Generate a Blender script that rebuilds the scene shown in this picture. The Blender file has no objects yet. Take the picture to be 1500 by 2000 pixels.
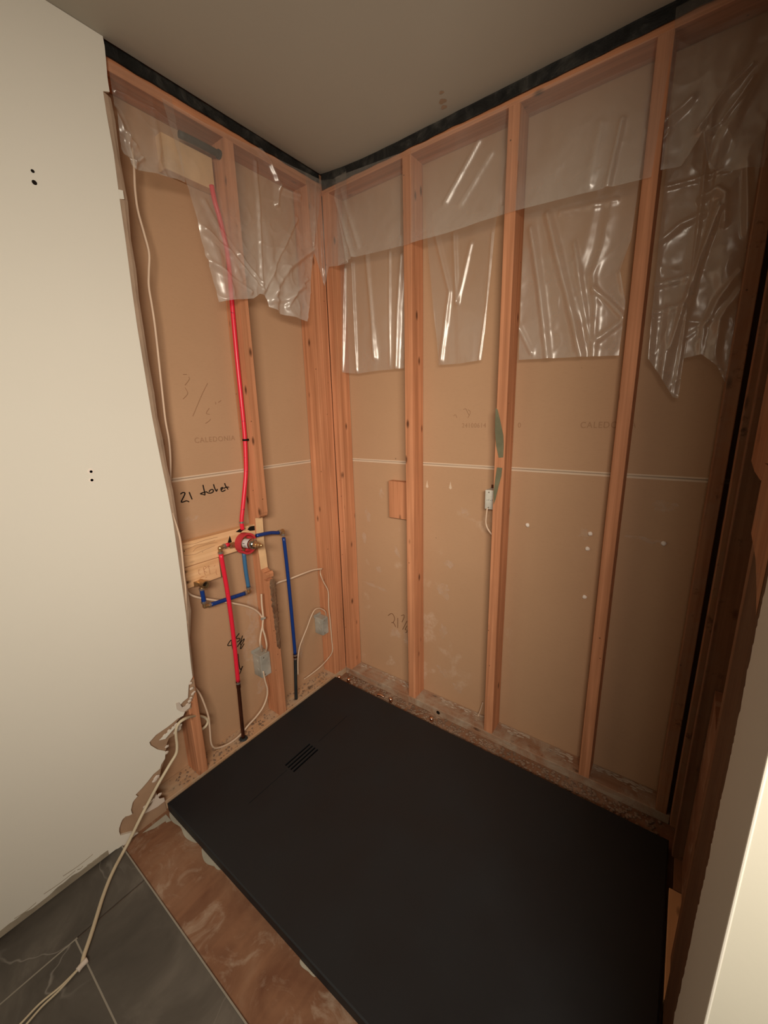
import bpy, bmesh, math, random
from mathutils import Vector, Matrix, noise
S = bpy.context.scene
COL = S.collection
random.seed(4)

# ------------------------------------------------------------------ camera
YAW, PITCH, ROLL = -0.6442, -0.2353, -0.0248
fw = Vector((math.sin(YAW)*math.cos(PITCH), math.cos(YAW)*math.cos(PITCH), math.sin(PITCH)))
rt0 = Vector((math.cos(YAW), -math.sin(YAW), 0)); up0 = rt0.cross(fw)
c, s = math.cos(ROLL), math.sin(ROLL)
rt = c*rt0+s*up0; up = -s*rt0+c*up0
cd = bpy.data.cameras.new('camera'); cam = bpy.data.objects.new('camera', cd); COL.objects.link(cam)
cd.sensor_fit = 'VERTICAL'; cd.sensor_height = 24; cd.lens = 787.07*24/2000; cd.clip_start = 0.01
m = Matrix((rt, up, -fw)).transposed().to_4x4(); m.translation = Vector((1.4148, -1.4824, 1.4295))
cam.matrix_world = m
S.camera = cam

# ------------------------------------------------------------------ light
w = bpy.data.worlds.new('world'); S.world = w; w.use_nodes = True
w.node_tree.nodes['Background'].inputs[0].default_value = (1.0, .9, .75, 1)
w.node_tree.nodes['Background'].inputs[1].default_value = 0.0
def area(name, loc, size, power, col, target=None, sy=None):
    l = bpy.data.lights.new(name, 'AREA'); l.energy = power; l.color = col
    l.shape = 'RECTANGLE'; l.size = size; l.size_y = sy or size
    o = bpy.data.objects.new(name, l); o.location = loc; COL.objects.link(o)
    if target:
        o.rotation_euler = (Vector(target)-Vector(loc)).to_track_quat('-Z', 'Y').to_euler()
    return o
area('vanity_lamp', (2.06, -2.17, 1.85), 1.25, 23.8, (1.0, .895, .765), target=(.45, -.02, .98), sy=.3).data.spread = math.radians(96)
S.view_settings.view_transform = 'Standard'; S.view_settings.look = 'None'
S.view_settings.exposure = 0.0; S.view_settings.gamma = 1.0
S.view_settings.use_curve_mapping = False

# ------------------------------------------------------------------ materials
def srgb(r, g, b):
    f = lambda v: (v/255/12.92) if v/255 <= .04045 else ((v/255+.055)/1.055)**2.4
    return (f(r), f(g), f(b), 1)
class NT:
    def __init__(self, name, rough=.6, spec=.3, metal=0):
        self.m = bpy.data.materials.new(name); self.m.use_nodes = True
        self.t = self.m.node_tree; self.n = self.t.nodes; self.l = self.t.links
        self.b = self.n['Principled BSDF']
        self.b.inputs['Roughness'].default_value = rough
        self.b.inputs['Specular IOR Level'].default_value = spec
        self.b.inputs['Metallic'].default_value = metal
    def node(self, t, **k):
        n = self.n.new(t)
        for a, v in k.items(): setattr(n, a, v)
        return n
    def coord(self, scale=(1, 1, 1), rnd=False, kind='Object'):
        tc = self.node('ShaderNodeTexCoord'); mp = self.node('ShaderNodeMapping')
        mp.inputs['Scale'].default_value = scale
        src = tc.outputs[kind]
        if rnd:
            oi = self.node('ShaderNodeObjectInfo'); ml = self.node('ShaderNodeVectorMath', operation='SCALE')
            cb = self.node('ShaderNodeCombineXYZ')
            for i in range(3): self.l.new(oi.outputs['Random'], cb.inputs[i])
            self.l.new(cb.outputs[0], ml.inputs[0]); ml.inputs['Scale'].default_value = 37.0
            ad = self.node('ShaderNodeVectorMath', operation='ADD')
            self.l.new(src, ad.inputs[0]); self.l.new(ml.outputs[0], ad.inputs[1]); src = ad.outputs[0]
        self.l.new(src, mp.inputs[0]); return mp.outputs[0]
    def noise(self, vec, scale, detail=4, rough=.55, dist=0):
        n = self.node('ShaderNodeTexNoise'); n.inputs['Scale'].default_value = scale
        n.inputs['Detail'].default_value = detail; n.inputs['Roughness'].default_value = rough
        n.inputs['Distortion'].default_value = dist
        self.l.new(vec, n.inputs['Vector']); return n.outputs['Fac']
    def ramp(self, fac, stops):
        r = self.node('ShaderNodeValToRGB'); e = r.color_ramp.elements
        while len(e) > 1: e.remove(e[-1])
        e[0].position, e[0].color = stops[0][0], stops[0][1]
        for p, cc in stops[1:]:
            x = e.new(p); x.color = cc
        self.l.new(fac, r.inputs[0]); return r.outputs[0]
    def val(self, fac, a, b):      # 0..1 between a and b
        r = self.node('ShaderNodeMapRange'); r.inputs[1].default_value = a; r.inputs[2].default_value = b
        self.l.new(fac, r.inputs[0]); return r.outputs[0]
    def mul(self, a, b):
        r = self.node('ShaderNodeMath', operation='MULTIPLY'); self.l.new(a, r.inputs[0])
        if isinstance(b, (int, float)): r.inputs[1].default_value = b
        else: self.l.new(b, r.inputs[1])
        return r.outputs[0]
    def mix(self, fac, a, b):
        x = self.node('ShaderNodeMix', data_type='RGBA')
        for v, i in ((fac, 0), (a, 6), (b, 7)):
            if isinstance(v, (int, float)) or isinstance(v, tuple): x.inputs[i].default_value = v
            else: self.l.new(v, x.inputs[i])
        return x.outputs[2]
    def color(self, cc):
        if isinstance(cc, tuple): self.b.inputs['Base Color'].default_value = cc
        else: self.l.new(cc, self.b.inputs['Base Color'])
    def bump(self, h, strength=.3, dist=.005):
        b = self.node('ShaderNodeBump'); b.inputs['Strength'].default_value = strength
        b.inputs['Distance'].default_value = dist
        self.l.new(h, b.inputs['Height']); self.l.new(b.outputs[0], self.b.inputs['Normal']); return b

def plain(name, col, rough=.6, spec=.3, metal=0, bumpscale=None, var=.0):
    k = NT(name, rough, spec, metal); cc = (*col[:3], 1)
    if var:
        v = k.coord(); n = k.noise(v, 8, 5)
        k.color(k.mix(k.val(n, .35, .7), cc, tuple(x*(1-var) for x in col[:3])+(1,)))
    else: k.color(cc)
    if bumpscale:
        k.bump(k.noise(k.coord(), bumpscale, 3), .25, .002)
    return k.m

def wood(name, base, dark, axis='z', dirt=0.0, rough=.65, knots=True, dirtcol=(.42, .33, .24, 1)):
    k = NT(name, rough, .2)
    sc = {'z': (55, 55, 1.3), 'x': (1.3, 55, 55), 'y': (55, 1.3, 55)}[axis]
    v = k.coord(sc, rnd=True)
    g = k.noise(v, 1.0, 5, .6, .4)
    col = k.ramp(g, [(.25, (*dark, 1)), (.5, tuple((a+b)/2*1.08 for a, b in zip(base, dark))+(1,)), (.62, (*base, 1)), (.8, tuple(min(1, a*1.15) for a in base)+(1,))])
    v2 = k.coord((3, 3, 3), rnd=True); big = k.noise(v2, 1.2, 3)
    col = k.mix(k.mul(k.val(big, .4, .75), .45), col, tuple(a*.62 for a in base)+(1,))
    if knots:
        ks = {'z': (17, 17, 7), 'x': (7, 17, 17), 'y': (17, 7, 17)}[axis]
        vo = k.node('ShaderNodeTexVoronoi'); vo.inputs['Scale'].default_value = 1.0
        k.l.new(k.coord(ks, rnd=True), vo.inputs['Vector'])
        kn = k.val(vo.outputs['Distance'], .16, .06)
        gate = k.node('ShaderNodeSeparateColor'); k.l.new(vo.outputs['Color'], gate.inputs[0])
        kn = k.mul(kn, k.val(gate.outputs[0], .12, .17))
        col = k.mix(k.mul(kn, .85), col, (.06, .022, .01, 1))
        vs = k.node('ShaderNodeTexVoronoi'); vs.inputs['Scale'].default_value = 24
        k.l.new(k.coord(rnd=True), vs.inputs['Vector'])
        sp = k.node('ShaderNodeSeparateColor'); k.l.new(vs.outputs['Color'], sp.inputs[0])
        nh = k.mul(k.val(vs.outputs['Distance'], .075, .045), k.val(sp.outputs[0], .35, .4))
        col = k.mix(k.mul(nh, .8), col, (.04, .018, .01, 1))
    if dirt:
        d = k.noise(k.coord((1, 1, 1), rnd=True), 9, 8, .7, .6)
        col = k.mix(k.mul(k.val(d, .42, .62), dirt), col, dirtcol)
        d2 = k.noise(k.coord((1, 1, 1), rnd=True), 23, 6, .7)
        col = k.mix(k.mul(k.val(d2, .6, .72), .8), col, (.05, .03, .02, 1))
    k.color(col); k.bump(g, .25, .002)
    return k.m

FIR = (.64, .285, .145); FIRD = (.36, .145, .066)
M = {}
M['stud'] = wood('fir_stud', FIR, FIRD)
M['stud_y'] = wood('fir_along_y', FIR, FIRD, 'y')
M['stud_x'] = wood('fir_along_x', FIR, FIRD, 'x')
M['dim_stud'] = wood('darker_brown_stud', (.40, .19, .095), (.24, .10, .05), dirt=.35, dirtcol=(.30, .2, .13, 1))  # darker, browner version of the fir
M['plate_x'] = wood('dusty_plate_x', (.40, .22, .13), (.22, .105, .055), 'x', dirt=.9)
M['shaded_stud'] = wood('shaded_brown_stud', (.23, .115, .06), (.13, .06, .03), dirt=.3, dirtcol=(.22, .14, .09, 1))  # right wall studs: their shade is put into a darker wood colour
M['deep_shade_stud'] = wood('blackish_shaded_stud', (.12, .06, .032), (.06, .028, .015), dirt=.3, dirtcol=(.12, .08, .05, 1))  # darkest copy, shade of the wide right stud painted into the wood
M['shaded_y'] = wood('shaded_brown_along_y', (.23, .115, .06), (.13, .06, .03), 'y', dirt=.3, dirtcol=(.22, .14, .09, 1))  # same shade-darkened wood with grain along y
M['plate_y'] = wood('dusty_plate_y', (.60, .36, .20), (.36, .2, .1), 'y', dirt=.8, dirtcol=(.5, .37, .25, 1))
M['pine'] = wood('fresh_pine_board', (.80, .50, .27), (.62, .34, .16), 'y', rough=.55)
M['fresh'] = plain('fresh_cut_wood', (.80, .52, .28, 1), .7, .2, bumpscale=60, var=.25)
M['rot'] = wood('rotted_wood', (.20, .10, .055), (.05, .025, .015), 'z', dirt=.5, dirtcol=(.3, .2, .12, 1))
def kraft(name, smear):
    k = NT(name, .75, .2)
    v = k.coord()
    n = k.noise(v, 3.0, 3)
    col = k.mix(n, (.45, .27, .153, 1), (.515, .315, .185, 1))
    fib = k.noise(k.coord((60, 60, 300)), 1.0, 3)
    col = k.mix(k.mul(k.val(fib, .5, .8), .12), col, (.30, .16, .09, 1))
    if smear:
        sx = k.node('ShaderNodeSeparateXYZ'); k.l.new(v, sx.inputs[0])
        low = k.val(sx.outputs['Z'], 1.12, .95)
        side = k.val(sx.outputs['X'], .95, .75)
        a = k.noise(v, 7.5, 2, .5, .3); b = k.noise(v, 60, 4, .7)
        f = k.mul(k.mul(k.val(a, .62, .68), k.val(b, .35, .7)), k.mul(low, side))
        col = k.mix(k.mul(f, .6), col, (.62, .46, .34, 1))
    vo = k.node('ShaderNodeTexVoronoi'); vo.inputs['Scale'].default_value = 9; k.l.new(v, vo.inputs['Vector'])
    sp = k.node('ShaderNodeSeparateColor'); k.l.new(vo.outputs['Color'], sp.inputs[0])
    f = k.mul(k.val(vo.outputs['Distance'], .035, .02), k.val(sp.outputs[0], .7, .72))
    col = k.mix(k.mul(f, .7), col, (.10, .05, .03, 1))
    k.color(col); k.bump(n, .1, .002); return k.m
M['kraft'] = kraft('brown_kraft_gypsum', False)
M['kraft_smear'] = kraft('smeared_kraft_gypsum', True)
M['paper_edge'] = plain('cream_paper_edge', (.66, .50, .36, 1), .8, .1)
M['torn'] = plain('torn_brown_paper', (.42, .27, .17, 1), .9, .1, bumpscale=40, var=.25)
M['gypsum'] = plain('broken_gypsum', (.72, .62, .52, 1), .95, .1, bumpscale=90, var=.2)
def paint(name, a, b, rough=.55):
    k = NT(name, rough, .3); n = k.noise(k.coord(), 2.2, 3)
    k.color(k.mix(n, a, b)); k.bump(k.noise(k.coord(), 170, 3, .7), .12, .001); return k.m
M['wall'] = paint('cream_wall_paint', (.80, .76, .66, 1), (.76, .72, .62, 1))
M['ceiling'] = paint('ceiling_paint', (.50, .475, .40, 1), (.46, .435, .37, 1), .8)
M['caulk'] = plain('old_caulk', (.44, .37, .27, 1), .8, .2, bumpscale=60, var=.5)
M['edge'] = plain('cut_drywall_edge', (.52, .38, .27, 1), .9, .1, bumpscale=80, var=.3)
M['side_wall'] = paint('darkened_cream_paint', (.63, .60, .49, 1), (.58, .55, .45, 1))  # cream darkened to offset the strong lamp light on this face
M['dull_wall'] = paint('dull_beige_paint', (.30, .27, .22, 1), (.27, .24, .2, 1))
M['shaded_wall'] = paint('shade_grey_wall_paint', (.60, .61, .57, 1), (.54, .55, .515, 1))  # wall paint greyed: shade and muted orange bounce put into the colour
def membrane():
    k = NT('black_membrane', .5, .35); n = k.noise(k.coord(), 14, 8, .7, .5)
    k.color(k.ramp(n, [(.3, (.010, .010, .009, 1)), (.52, (.04, .038, .034, 1)), (.72, (.13, .12, .10, 1))]))
    k.bump(n, .8, .01); return k.m
M['membrane'] = membrane()
def pan_mat():
    k = NT('black_pan', .5, .5); n = k.noise(k.coord(), 5, 4)
    k.color(k.mix(n, (.006, .0075, .0095, 1), (.010, .0115, .0135, 1)))
    k.l.new(k.val(n, -1.2, 1.6), k.b.inputs['Roughness'])
    k.bump(k.noise(k.coord(), 260, 2), .25, .0006); return k.m
M['pan'] = pan_mat()
M['slot'] = plain('drain_slot_black', (.0015, .0015, .0015, 1), .9, .05)
def slate():
    k = NT('slate_tile', .42, .35); v = k.coord()
    n = k.noise(v, 5, 6, .6, .8); col = k.ramp(n, [(.3, (.058, .050, .041, 1)), (.55, (.098, .085, .070, 1)), (.75, (.165, .145, .12, 1))])
    a = k.noise(v, 2.4, 4, .55, .7)
    ab = k.node('ShaderNodeMath', operation='SUBTRACT'); k.l.new(a, ab.inputs[0]); ab.inputs[1].default_value = .5
    ab2 = k.node('ShaderNodeMath', operation='ABSOLUTE'); k.l.new(ab.outputs[0], ab2.inputs[0])
    gate = k.val(k.noise(v, 2.6, 2), .48, .62)
    col = k.mix(k.mul(k.mul(k.val(ab2.outputs[0], .007, .0), gate), .4), col, (.42, .39, .34, 1))
    k.color(col); k.bump(n, .1, .002); return k.m
M['slate'] = slate()
M['seam'] = plain('pale_tile_edge', (.30, .27, .22, 1), .7, .2)
def ply(name, dirt):
    k = NT(name, .5, .35); v = k.coord()
    g = k.noise(k.coord((30, 2.2, 30)), 1, 4, .6, .5)
    big = k.noise(v, 4.5, 5, .6, .7)
    col = k.ramp(big, [(.3, (.15, .062, .032, 1)), (.52, (.235, .115, .062, 1)), (.72, (.31, .18, .11, 1))])
    col = k.mix(k.mul(k.val(g, .45, .8), .25), col, (.42, .21, .11, 1))
    sm = k.noise(v, 9, 7, .7, 1.0)
    col = k.mix(k.mul(k.val(sm, .52, .70), dirt), col, (.48, .38, .28, 1))
    vo = k.node('ShaderNodeTexVoronoi'); vo.inputs['Scale'].default_value = 8; k.l.new(v, vo.inputs['Vector'])
    col = k.mix(k.val(vo.outputs['Distance'], .045, .02), col, (.03, .015, .01, 1))
    k.color(col); k.bump(sm, .2, .002)
    return k.m
M['ply'] = ply('stained_plywood', .62)
M['mortar'] = plain('pale_mortar', (.46, .42, .33, 1), .9, .1, bumpscale=70, var=.3)
M['residue'] = plain('dusty_residue', (.52, .40, .30, 1), .95, .1, var=.35)
M['dust'] = plain('brown_debris', (.33, .22, .15, 1), .95, .1, var=.5)
def plastic():
    k = NT('clear_poly_film', .28, .5)
    k.b.inputs['Base Color'].default_value = (.80, .74, .66, 1)
    tr = k.node('ShaderNodeBsdfTransparent'); tr.inputs[0].default_value = (.96, .95, .93, 1)
    mx = k.node('ShaderNodeMixShader'); gl = k.node('ShaderNodeBsdfGlossy'); gl.inputs['Roughness'].default_value = .33
    gl.inputs['Color'].default_value = (1, .97, .92, 1)
    mx2 = k.node('ShaderNodeMixShader')
    n = k.noise(k.coord((1, 1, 1), rnd=True), 5, 5, .6, .6)
    haze = k.node('ShaderNodeMapRange'); haze.inputs[1].default_value = .3; haze.inputs[2].default_value = .75
    haze.inputs[3].default_value = .7; haze.inputs[4].default_value = 1.3; k.l.new(n, haze.inputs[0])
    at = k.node('ShaderNodeAttribute'); at.attribute_name = 'film_haze'
    k.l.new(k.mul(haze.outputs[0], at.outputs['Fac']), mx.inputs[0]); k.l.new(tr.outputs[0], mx.inputs[1]); k.l.new(k.b.outputs[0], mx.inputs[2])
    mx2.inputs[0].default_value = .10
    k.l.new(mx.outputs[0], mx2.inputs[1]); k.l.new(gl.outputs[0], mx2.inputs[2])
    k.l.new(mx2.outputs[0], k.n['Material Output'].inputs[0])
    h = k.noise(k.coord((7, 7, 2.2), rnd=True), 1, 3, .45, .8)
    b = k.bump(h, .35, .02); k.l.new(b.outputs[0], gl.inputs['Normal'])
    return k.m
M['film'] = plastic()
def pex(name, a, b):
    k = NT(name, .35, .5); v = k.coord((1, 1, 1)); n = k.noise(k.coord((60, 60, 90)), 1, 2)
    k.color(k.mix(k.mul(k.val(n, .66, .7), .5), a, b)); return k.m
M['red'] = pex('red_pipe', (.74, .018, .045, 1), (.12, .005, .03, 1))
M['blue'] = pex('blue_pipe', (.006, .036, .19, 1), (.002, .006, .03, 1))
M['lblue'] = plain('light_blue_pipe', (.045, .14, .27, 1), .4, .4)
M['redplastic'] = plain('red_plastic_guard', (.52, .035, .045, 1), .45, .4)
M['brass'] = plain('brass', (.62, .40, .20, 1), .36, .5, .85, var=.35)
M['chrome'] = plain('chrome', (.62, .58, .53, 1), .18, .5, 1)
M['copper'] = plain('tarnished_copper', (.16, .055, .03, 1), .4, .5, .8, var=.6)
M['shiny_copper'] = plain('shiny_copper', (.95, .62, .45, 1), .2, .5, 1)
M['dark_pipe'] = plain('blackened_pipe', (.035, .04, .04, 1), .6, .3, .3, var=.5)
M['steel'] = plain('galvanised_steel', (.50, .48, .41, 1), .55, .4, .15, bumpscale=50, var=.55)
M['ring'] = plain('crimp_ring_metal', (.45, .38, .33, 1), .35, .5, .8)
M['cable'] = plain('cream_cable_jacket', (.70, .52, .37, 1), .5, .3, var=.12)
M['cable_yel'] = plain('yellowed_cable_jacket', (.62, .52, .36, 1), .5, .3, var=.15)
M['black'] = plain('black_ink', (.012, .008, .006, 1), .7, .1)
M['faint'] = plain('faint_ink', (.38, .215, .12, 1), .8, .1)
M['pencil'] = plain('brown_ink', (.20, .10, .05, 1), .8, .1)
M['red_stamp'] = plain('stamp_ink', (.42, .19, .10, 1), .8, .1)
M['white_plastic'] = plain('white_sleeve', (.72, .66, .62, 1), .4, .3)
M['green'] = plain('green_stain', (.20, .19, .115, 1), .8, .1, bumpscale=60, var=.5)
M['pale_steel'] = plain('whitened_steel', (.70, .67, .58, 1), .6, .3, .05, bumpscale=70, var=.45)
M['dab'] = plain('white_dab', (.86, .76, .66, 1), .7, .2)
M['room_floor'] = M['slate']

# ------------------------------------------------------------------ helpers
ROOT = {}
def link(name, me, mat, parent=None, loc=None):
    """verts are given in world space; the object's origin goes to loc (a thing's base) or its parent's base"""
    base = Vector(ROOT[parent]) if parent is not None else Vector(loc if loc is not None else (0, 0, 0))
    me.transform(Matrix.Translation(-base))
    o = bpy.data.objects.new(name, me); COL.objects.link(o)
    if mat: me.materials.append(M[mat])
    if parent is not None: o.parent = parent; ROOT[o] = base
    else: o.location = base; ROOT[o] = base
    return o
def mk(name, bm, mat, parent=None, loc=None, smooth=False):
    me = bpy.data.meshes.new(name); bm.normal_update(); bm.to_mesh(me); bm.free()
    if smooth:
        for p in me.polygons: p.use_smooth = True
    return link(name, me, mat, parent, loc)
def thing(o, label, cat, group=None):
    o['label'] = label; o['category'] = cat
    if group: o['group'] = group
    return o
def empty(name, loc, label, cat, group=None):
    o = bpy.data.objects.new(name, None); COL.objects.link(o); o.location = loc; o.empty_display_size = .05
    ROOT[o] = Vector(loc); return thing(o, label, cat, group)
def struct(o, label=None):
    o['kind'] = 'structure'
    if label: o['label'] = label
    return o
def box(bm, x0, x1, y0, y1, z0, z1, bev=0):
    vs = [bm.verts.new((x, y, z)) for x in (x0, x1) for y in (y0, y1) for z in (z0, z1)]
    fs = [bm.faces.new([vs[i] for i in f]) for f in ((0, 1, 3, 2), (4, 6, 7, 5), (0, 4, 5, 1), (2, 3, 7, 6), (0, 2, 6, 4), (1, 5, 7, 3))]
    if bev:
        es = list({e for f in fs for e in f.edges})
        bmesh.ops.bevel(bm, geom=es, offset=bev, segments=2, profile=.6, affect='EDGES')
    return vs
def bx(x0, x1, y0, y1, z0, z1, bev=0):
    bm = bmesh.new(); box(bm, x0, x1, y0, y1, z0, z1, bev); return bm
def smooth_path(pts, n=6):
    P = [Vector(p) for p in pts]
    if len(P) < 3: return P
    out = []
    for i in range(len(P)-1):
        p0 = P[max(i-1, 0)]; p1 = P[i]; p2 = P[i+1]; p3 = P[min(i+2, len(P)-1)]
        for k in range(n):
            t = k/n
            out.append(.5*((2*p1)+(p2-p0)*t+(2*p0-5*p1+4*p2-p3)*t*t+(3*p1-p0-3*p2+p3)*t**3))
    out.append(P[-1]); return out
def tube(bm, pts, r, seg=10, sm=6, ry=None, cap=True):
    P = smooth_path(pts, sm) if sm > 1 else [Vector(p) for p in pts]
    rings = []; nrm = None
    for i, p in enumerate(P):
        t = (P[min(i+1, len(P)-1)]-P[max(i-1, 0)])
        if t.length < 1e-9: continue
        t.normalize()
        if nrm is None:
            a = Vector((1, 0, 0)) if abs(t.x) < .8 else Vector((0, 1, 0)); nrm = (a-t*a.dot(t)).normalized()
        else:
            nrm = (nrm-t*nrm.dot(t)).normalized()
        b = t.cross(nrm)
        rr = r(i/(len(P)-1)) if callable(r) else r
        rings.append([bm.verts.new(p+nrm*math.cos(2*math.pi*j/seg)*rr+b*math.sin(2*math.pi*j/seg)*(ry or rr)) for j in range(seg)])
    for a, b in zip(rings[:-1], rings[1:]):
        for j in range(seg): bm.faces.new((a[j], a[(j+1) % seg], b[(j+1) % seg], b[j]))
    if cap: bm.faces.new(rings[0][::-1]); bm.faces.new(rings[-1])
def tb(pts, r, seg=10, sm=6, ry=None):
    bm = bmesh.new(); tube(bm, pts, r, seg, sm, ry); return bm
def lathe(bm, origin, axis, prof, seg=20):
    """prof: (distance along axis, radius)"""
    ax = Vector(axis).normalized(); a = Vector((0, 0, 1)) if abs(ax.z) < .8 else Vector((1, 0, 0))
    u = (a-ax*a.dot(ax)).normalized(); v = ax.cross(u); O = Vector(origin); rings = []
    for d, r in prof:
        rings.append([bm.verts.new(O+ax*d+u*math.cos(2*math.pi*j/seg)*r+v*math.sin(2*math.pi*j/seg)*r) for j in range(seg)])
    for p, q in zip(rings[:-1], rings[1:]):
        for j in range(seg): bm.faces.new((p[j], p[(j+1) % seg], q[(j+1) % seg], q[j]))
    bm.faces.new(rings[0][::-1]); bm.faces.new(rings[-1])
def lt(origin, axis, prof, seg=20):
    bm = bmesh.new(); lathe(bm, origin, axis, prof, seg); return bm
def poly_slab(pts, n, th):
    """flat outline extruded by th against n"""
    bm = bmesh.new(); n = Vector(n)
    f = [bm.verts.new(Vector(p)) for p in pts]; b = [bm.verts.new(Vector(p)-n*th) for p in pts]
    bm.faces.new(f); bm.faces.new(b[::-1])
    for i in range(len(f)): j = (i+1) % len(f); bm.faces.new((f[i], b[i], b[j], f[j]))
    bmesh.ops.recalc_face_normals(bm, faces=bm.faces); bmesh.ops.triangulate(bm, faces=[x for x in bm.faces if len(x.verts) > 4])
    return bm
def strokes(parent, name, lines, n, r, mat, off=.0012, label=None):
    bm = bmesh.new(); n = Vector(n)
    for ln in lines:
        tube(bm, [Vector(p)+n*off for p in ln], r, 6, 4)
    o = mk(name, bm, mat, parent)
    if label: o['label'] = label
    return o
def rough_board(x0, x1, y0, y1, z0, z1, axis, amp=.0015, seed=0, bev=.002, n=24):
    """sawn lumber: slightly wavy, eased edges"""
    bm = bmesh.new(); box(bm, x0, x1, y0, y1, z0, z1)
    ai = 'xyz'.index(axis)
    es = [e for e in bm.edges if abs((e.verts[0].co-e.verts[1].co)[ai]) > 1e-6]
    bmesh.ops.bevel(bm, geom=es, offset=bev, segments=2, profile=.5, affect='EDGES')
    es = [e for e in bm.edges if abs((e.verts[0].co-e.verts[1].co)[ai]) > 1e-4]
    bmesh.ops.subdivide_edges(bm, edges=es, cuts=n, use_grid_fill=True)
    for v in bm.verts:
        for a in range(3):
            if a != ai: v.co[a] += amp*noise.noise(Vector((v.co[ai]*2.2+seed*7.3+a*19, seed*1.7, a*3.1)))
    return bm

# ------------------------------------------------------------------ the setting
D = .089
ZT = 2.366      # underside of the top plate
# ceiling: one board, dipping a little along the back wall
bm = bmesh.new()
xs = [.006]+[.04*k for k in range(1, 16)]+[.8, 1, 1.6, 3.4]; ys = [-.004]+[-.08*k for k in range(1, 16)]+[-1.6, -2, -3.4]
def sst(t): t = min(1, max(0, t)); return t*t*(3-2*t)
def cz(x, y): return 2.446-.024*(1-(1-min(1, max(0, x/.5)))**3)*sst(1+y/1.1)
g = [[bm.verts.new((x, y, cz(x, y))) for y in ys] for x in xs]
g2 = [[bm.verts.new((x, y, cz(x, y)+.013)) for y in ys] for x in xs]
for i in range(len(xs)-1):
    for j in range(len(ys)-1):
        bm.faces.new((g[i][j], g[i+1][j], g[i+1][j+1], g[i][j+1])); bm.faces.new((g2[i][j], g2[i][j+1], g2[i+1][j+1], g2[i+1][j]))
for i in range(len(xs)-1): bm.faces.new((g[i][0], g2[i][0], g2[i+1][0], g[i+1][0])); bm.faces.new((g[i][-1], g[i+1][-1], g2[i+1][-1], g2[i][-1]))
for j in range(len(ys)-1): bm.faces.new((g[0][j], g[0][j+1], g2[0][j+1], g2[0][j])); bm.faces.new((g[-1][j], g2[-1][j], g2[-1][j+1], g[-1][j+1]))
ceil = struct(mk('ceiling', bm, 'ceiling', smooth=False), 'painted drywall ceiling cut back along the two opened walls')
bm = bmesh.new()
for (x, y, r) in ((.639, -.075, .010), (.654, -.11, .006), (.63, -.05, .008)):
    q = [bm.verts.new((x+r*1.3*math.cos(a), y+r*math.sin(a)*(1+.3*math.sin(3*a)), 2.4205+.0)) for a in [i*math.pi/7 for i in range(14)]]
    bm.faces.new(q[::-1])
for v in bm.verts: v.co.z = cz(v.co.x, v.co.y)-.0006
mk('scuff', bm, 'edge', ceil)
# deck above (keeps the slot at the ceiling edge dark)
struct(mk('ceiling', bx(-.25, 3.5, -3.5, .25, 2.50, 2.53), 'dim_stud'), 'dark framing deck above the ceiling board')

# floor: plywood subfloor
fl = struct(mk('floor', bx(-.2, 3.4, -3.4, .2, -.03, 0), 'ply'), 'plywood subfloor, stained red-brown')
# pale mortar left along the pan's front edge
def blob(x0, x1, y0, depth, seed):
    pts = [(x0, y0, .0012)]; n = 26
    for i in range(n+1):
        t = i/n; x = x0+(x1-x0)*t
        d = depth*(.25+.75*abs(noise.noise(Vector((x*9+seed, seed, 0))))*1.6)*math.sin(math.pi*min(1, max(0, t)))**.5
        pts.append((x, y0-d, .0012))
    pts.append((x1, y0, .0012))
    return pts[1:] if False else pts
bm = bmesh.new()
for (a, b, d, sd) in ((.02, .215, .022, 1), (.245, .36, .032, 5), (.74, .80, .018, 9), (.95, 1.0, .012, 4)):
    p = blob(a, b, -1.012, d, sd); bm.faces.new([bm.verts.new(q) for q in p][::-1])
p = [(.018, -1.025, .001), (.060, -1.025, .001), (.052, -1.04, .001), (.044, -1.038, .001), (.038, -1.075, .001), (.03, -1.09, .001), (.02, -1.11, .001)]
bm.faces.new([bm.verts.new(q) for q in p][::-1])
for f in bm.faces:
    f.normal_update()
    if f.normal.z < 0: f.normal_flip()
mk('mortar_smear', bm, 'mortar', fl)
# vinyl tiles of the room floor and their pale edges
yE = -1.174
tiles = [(.002, .187, -3.2, yE), (.192, 1.40, -1.357, yE), (.192, 1.40, -1.70, -1.361), (.192, 1.40, -3.2, -1.704), (1.404, 3.2, -3.2, yE)]
for i, (x0, x1, y0, y1) in enumerate(tiles):
    mk('floor_tile', bx(x0, x1, y0, y1, .0004, .0055, .0006), 'slate', fl)
bm = bmesh.new()
box(bm, .012, 3.2, yE, yE+.004, .0002, .0065)
box(bm, .187, .192, -3.2, yE-.18, .0002, .0046); box(bm, .192, 1.4, -1.361, -1.357, .0002, .0046)
mk('floor_seam', bm, 'seam', fl)

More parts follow.
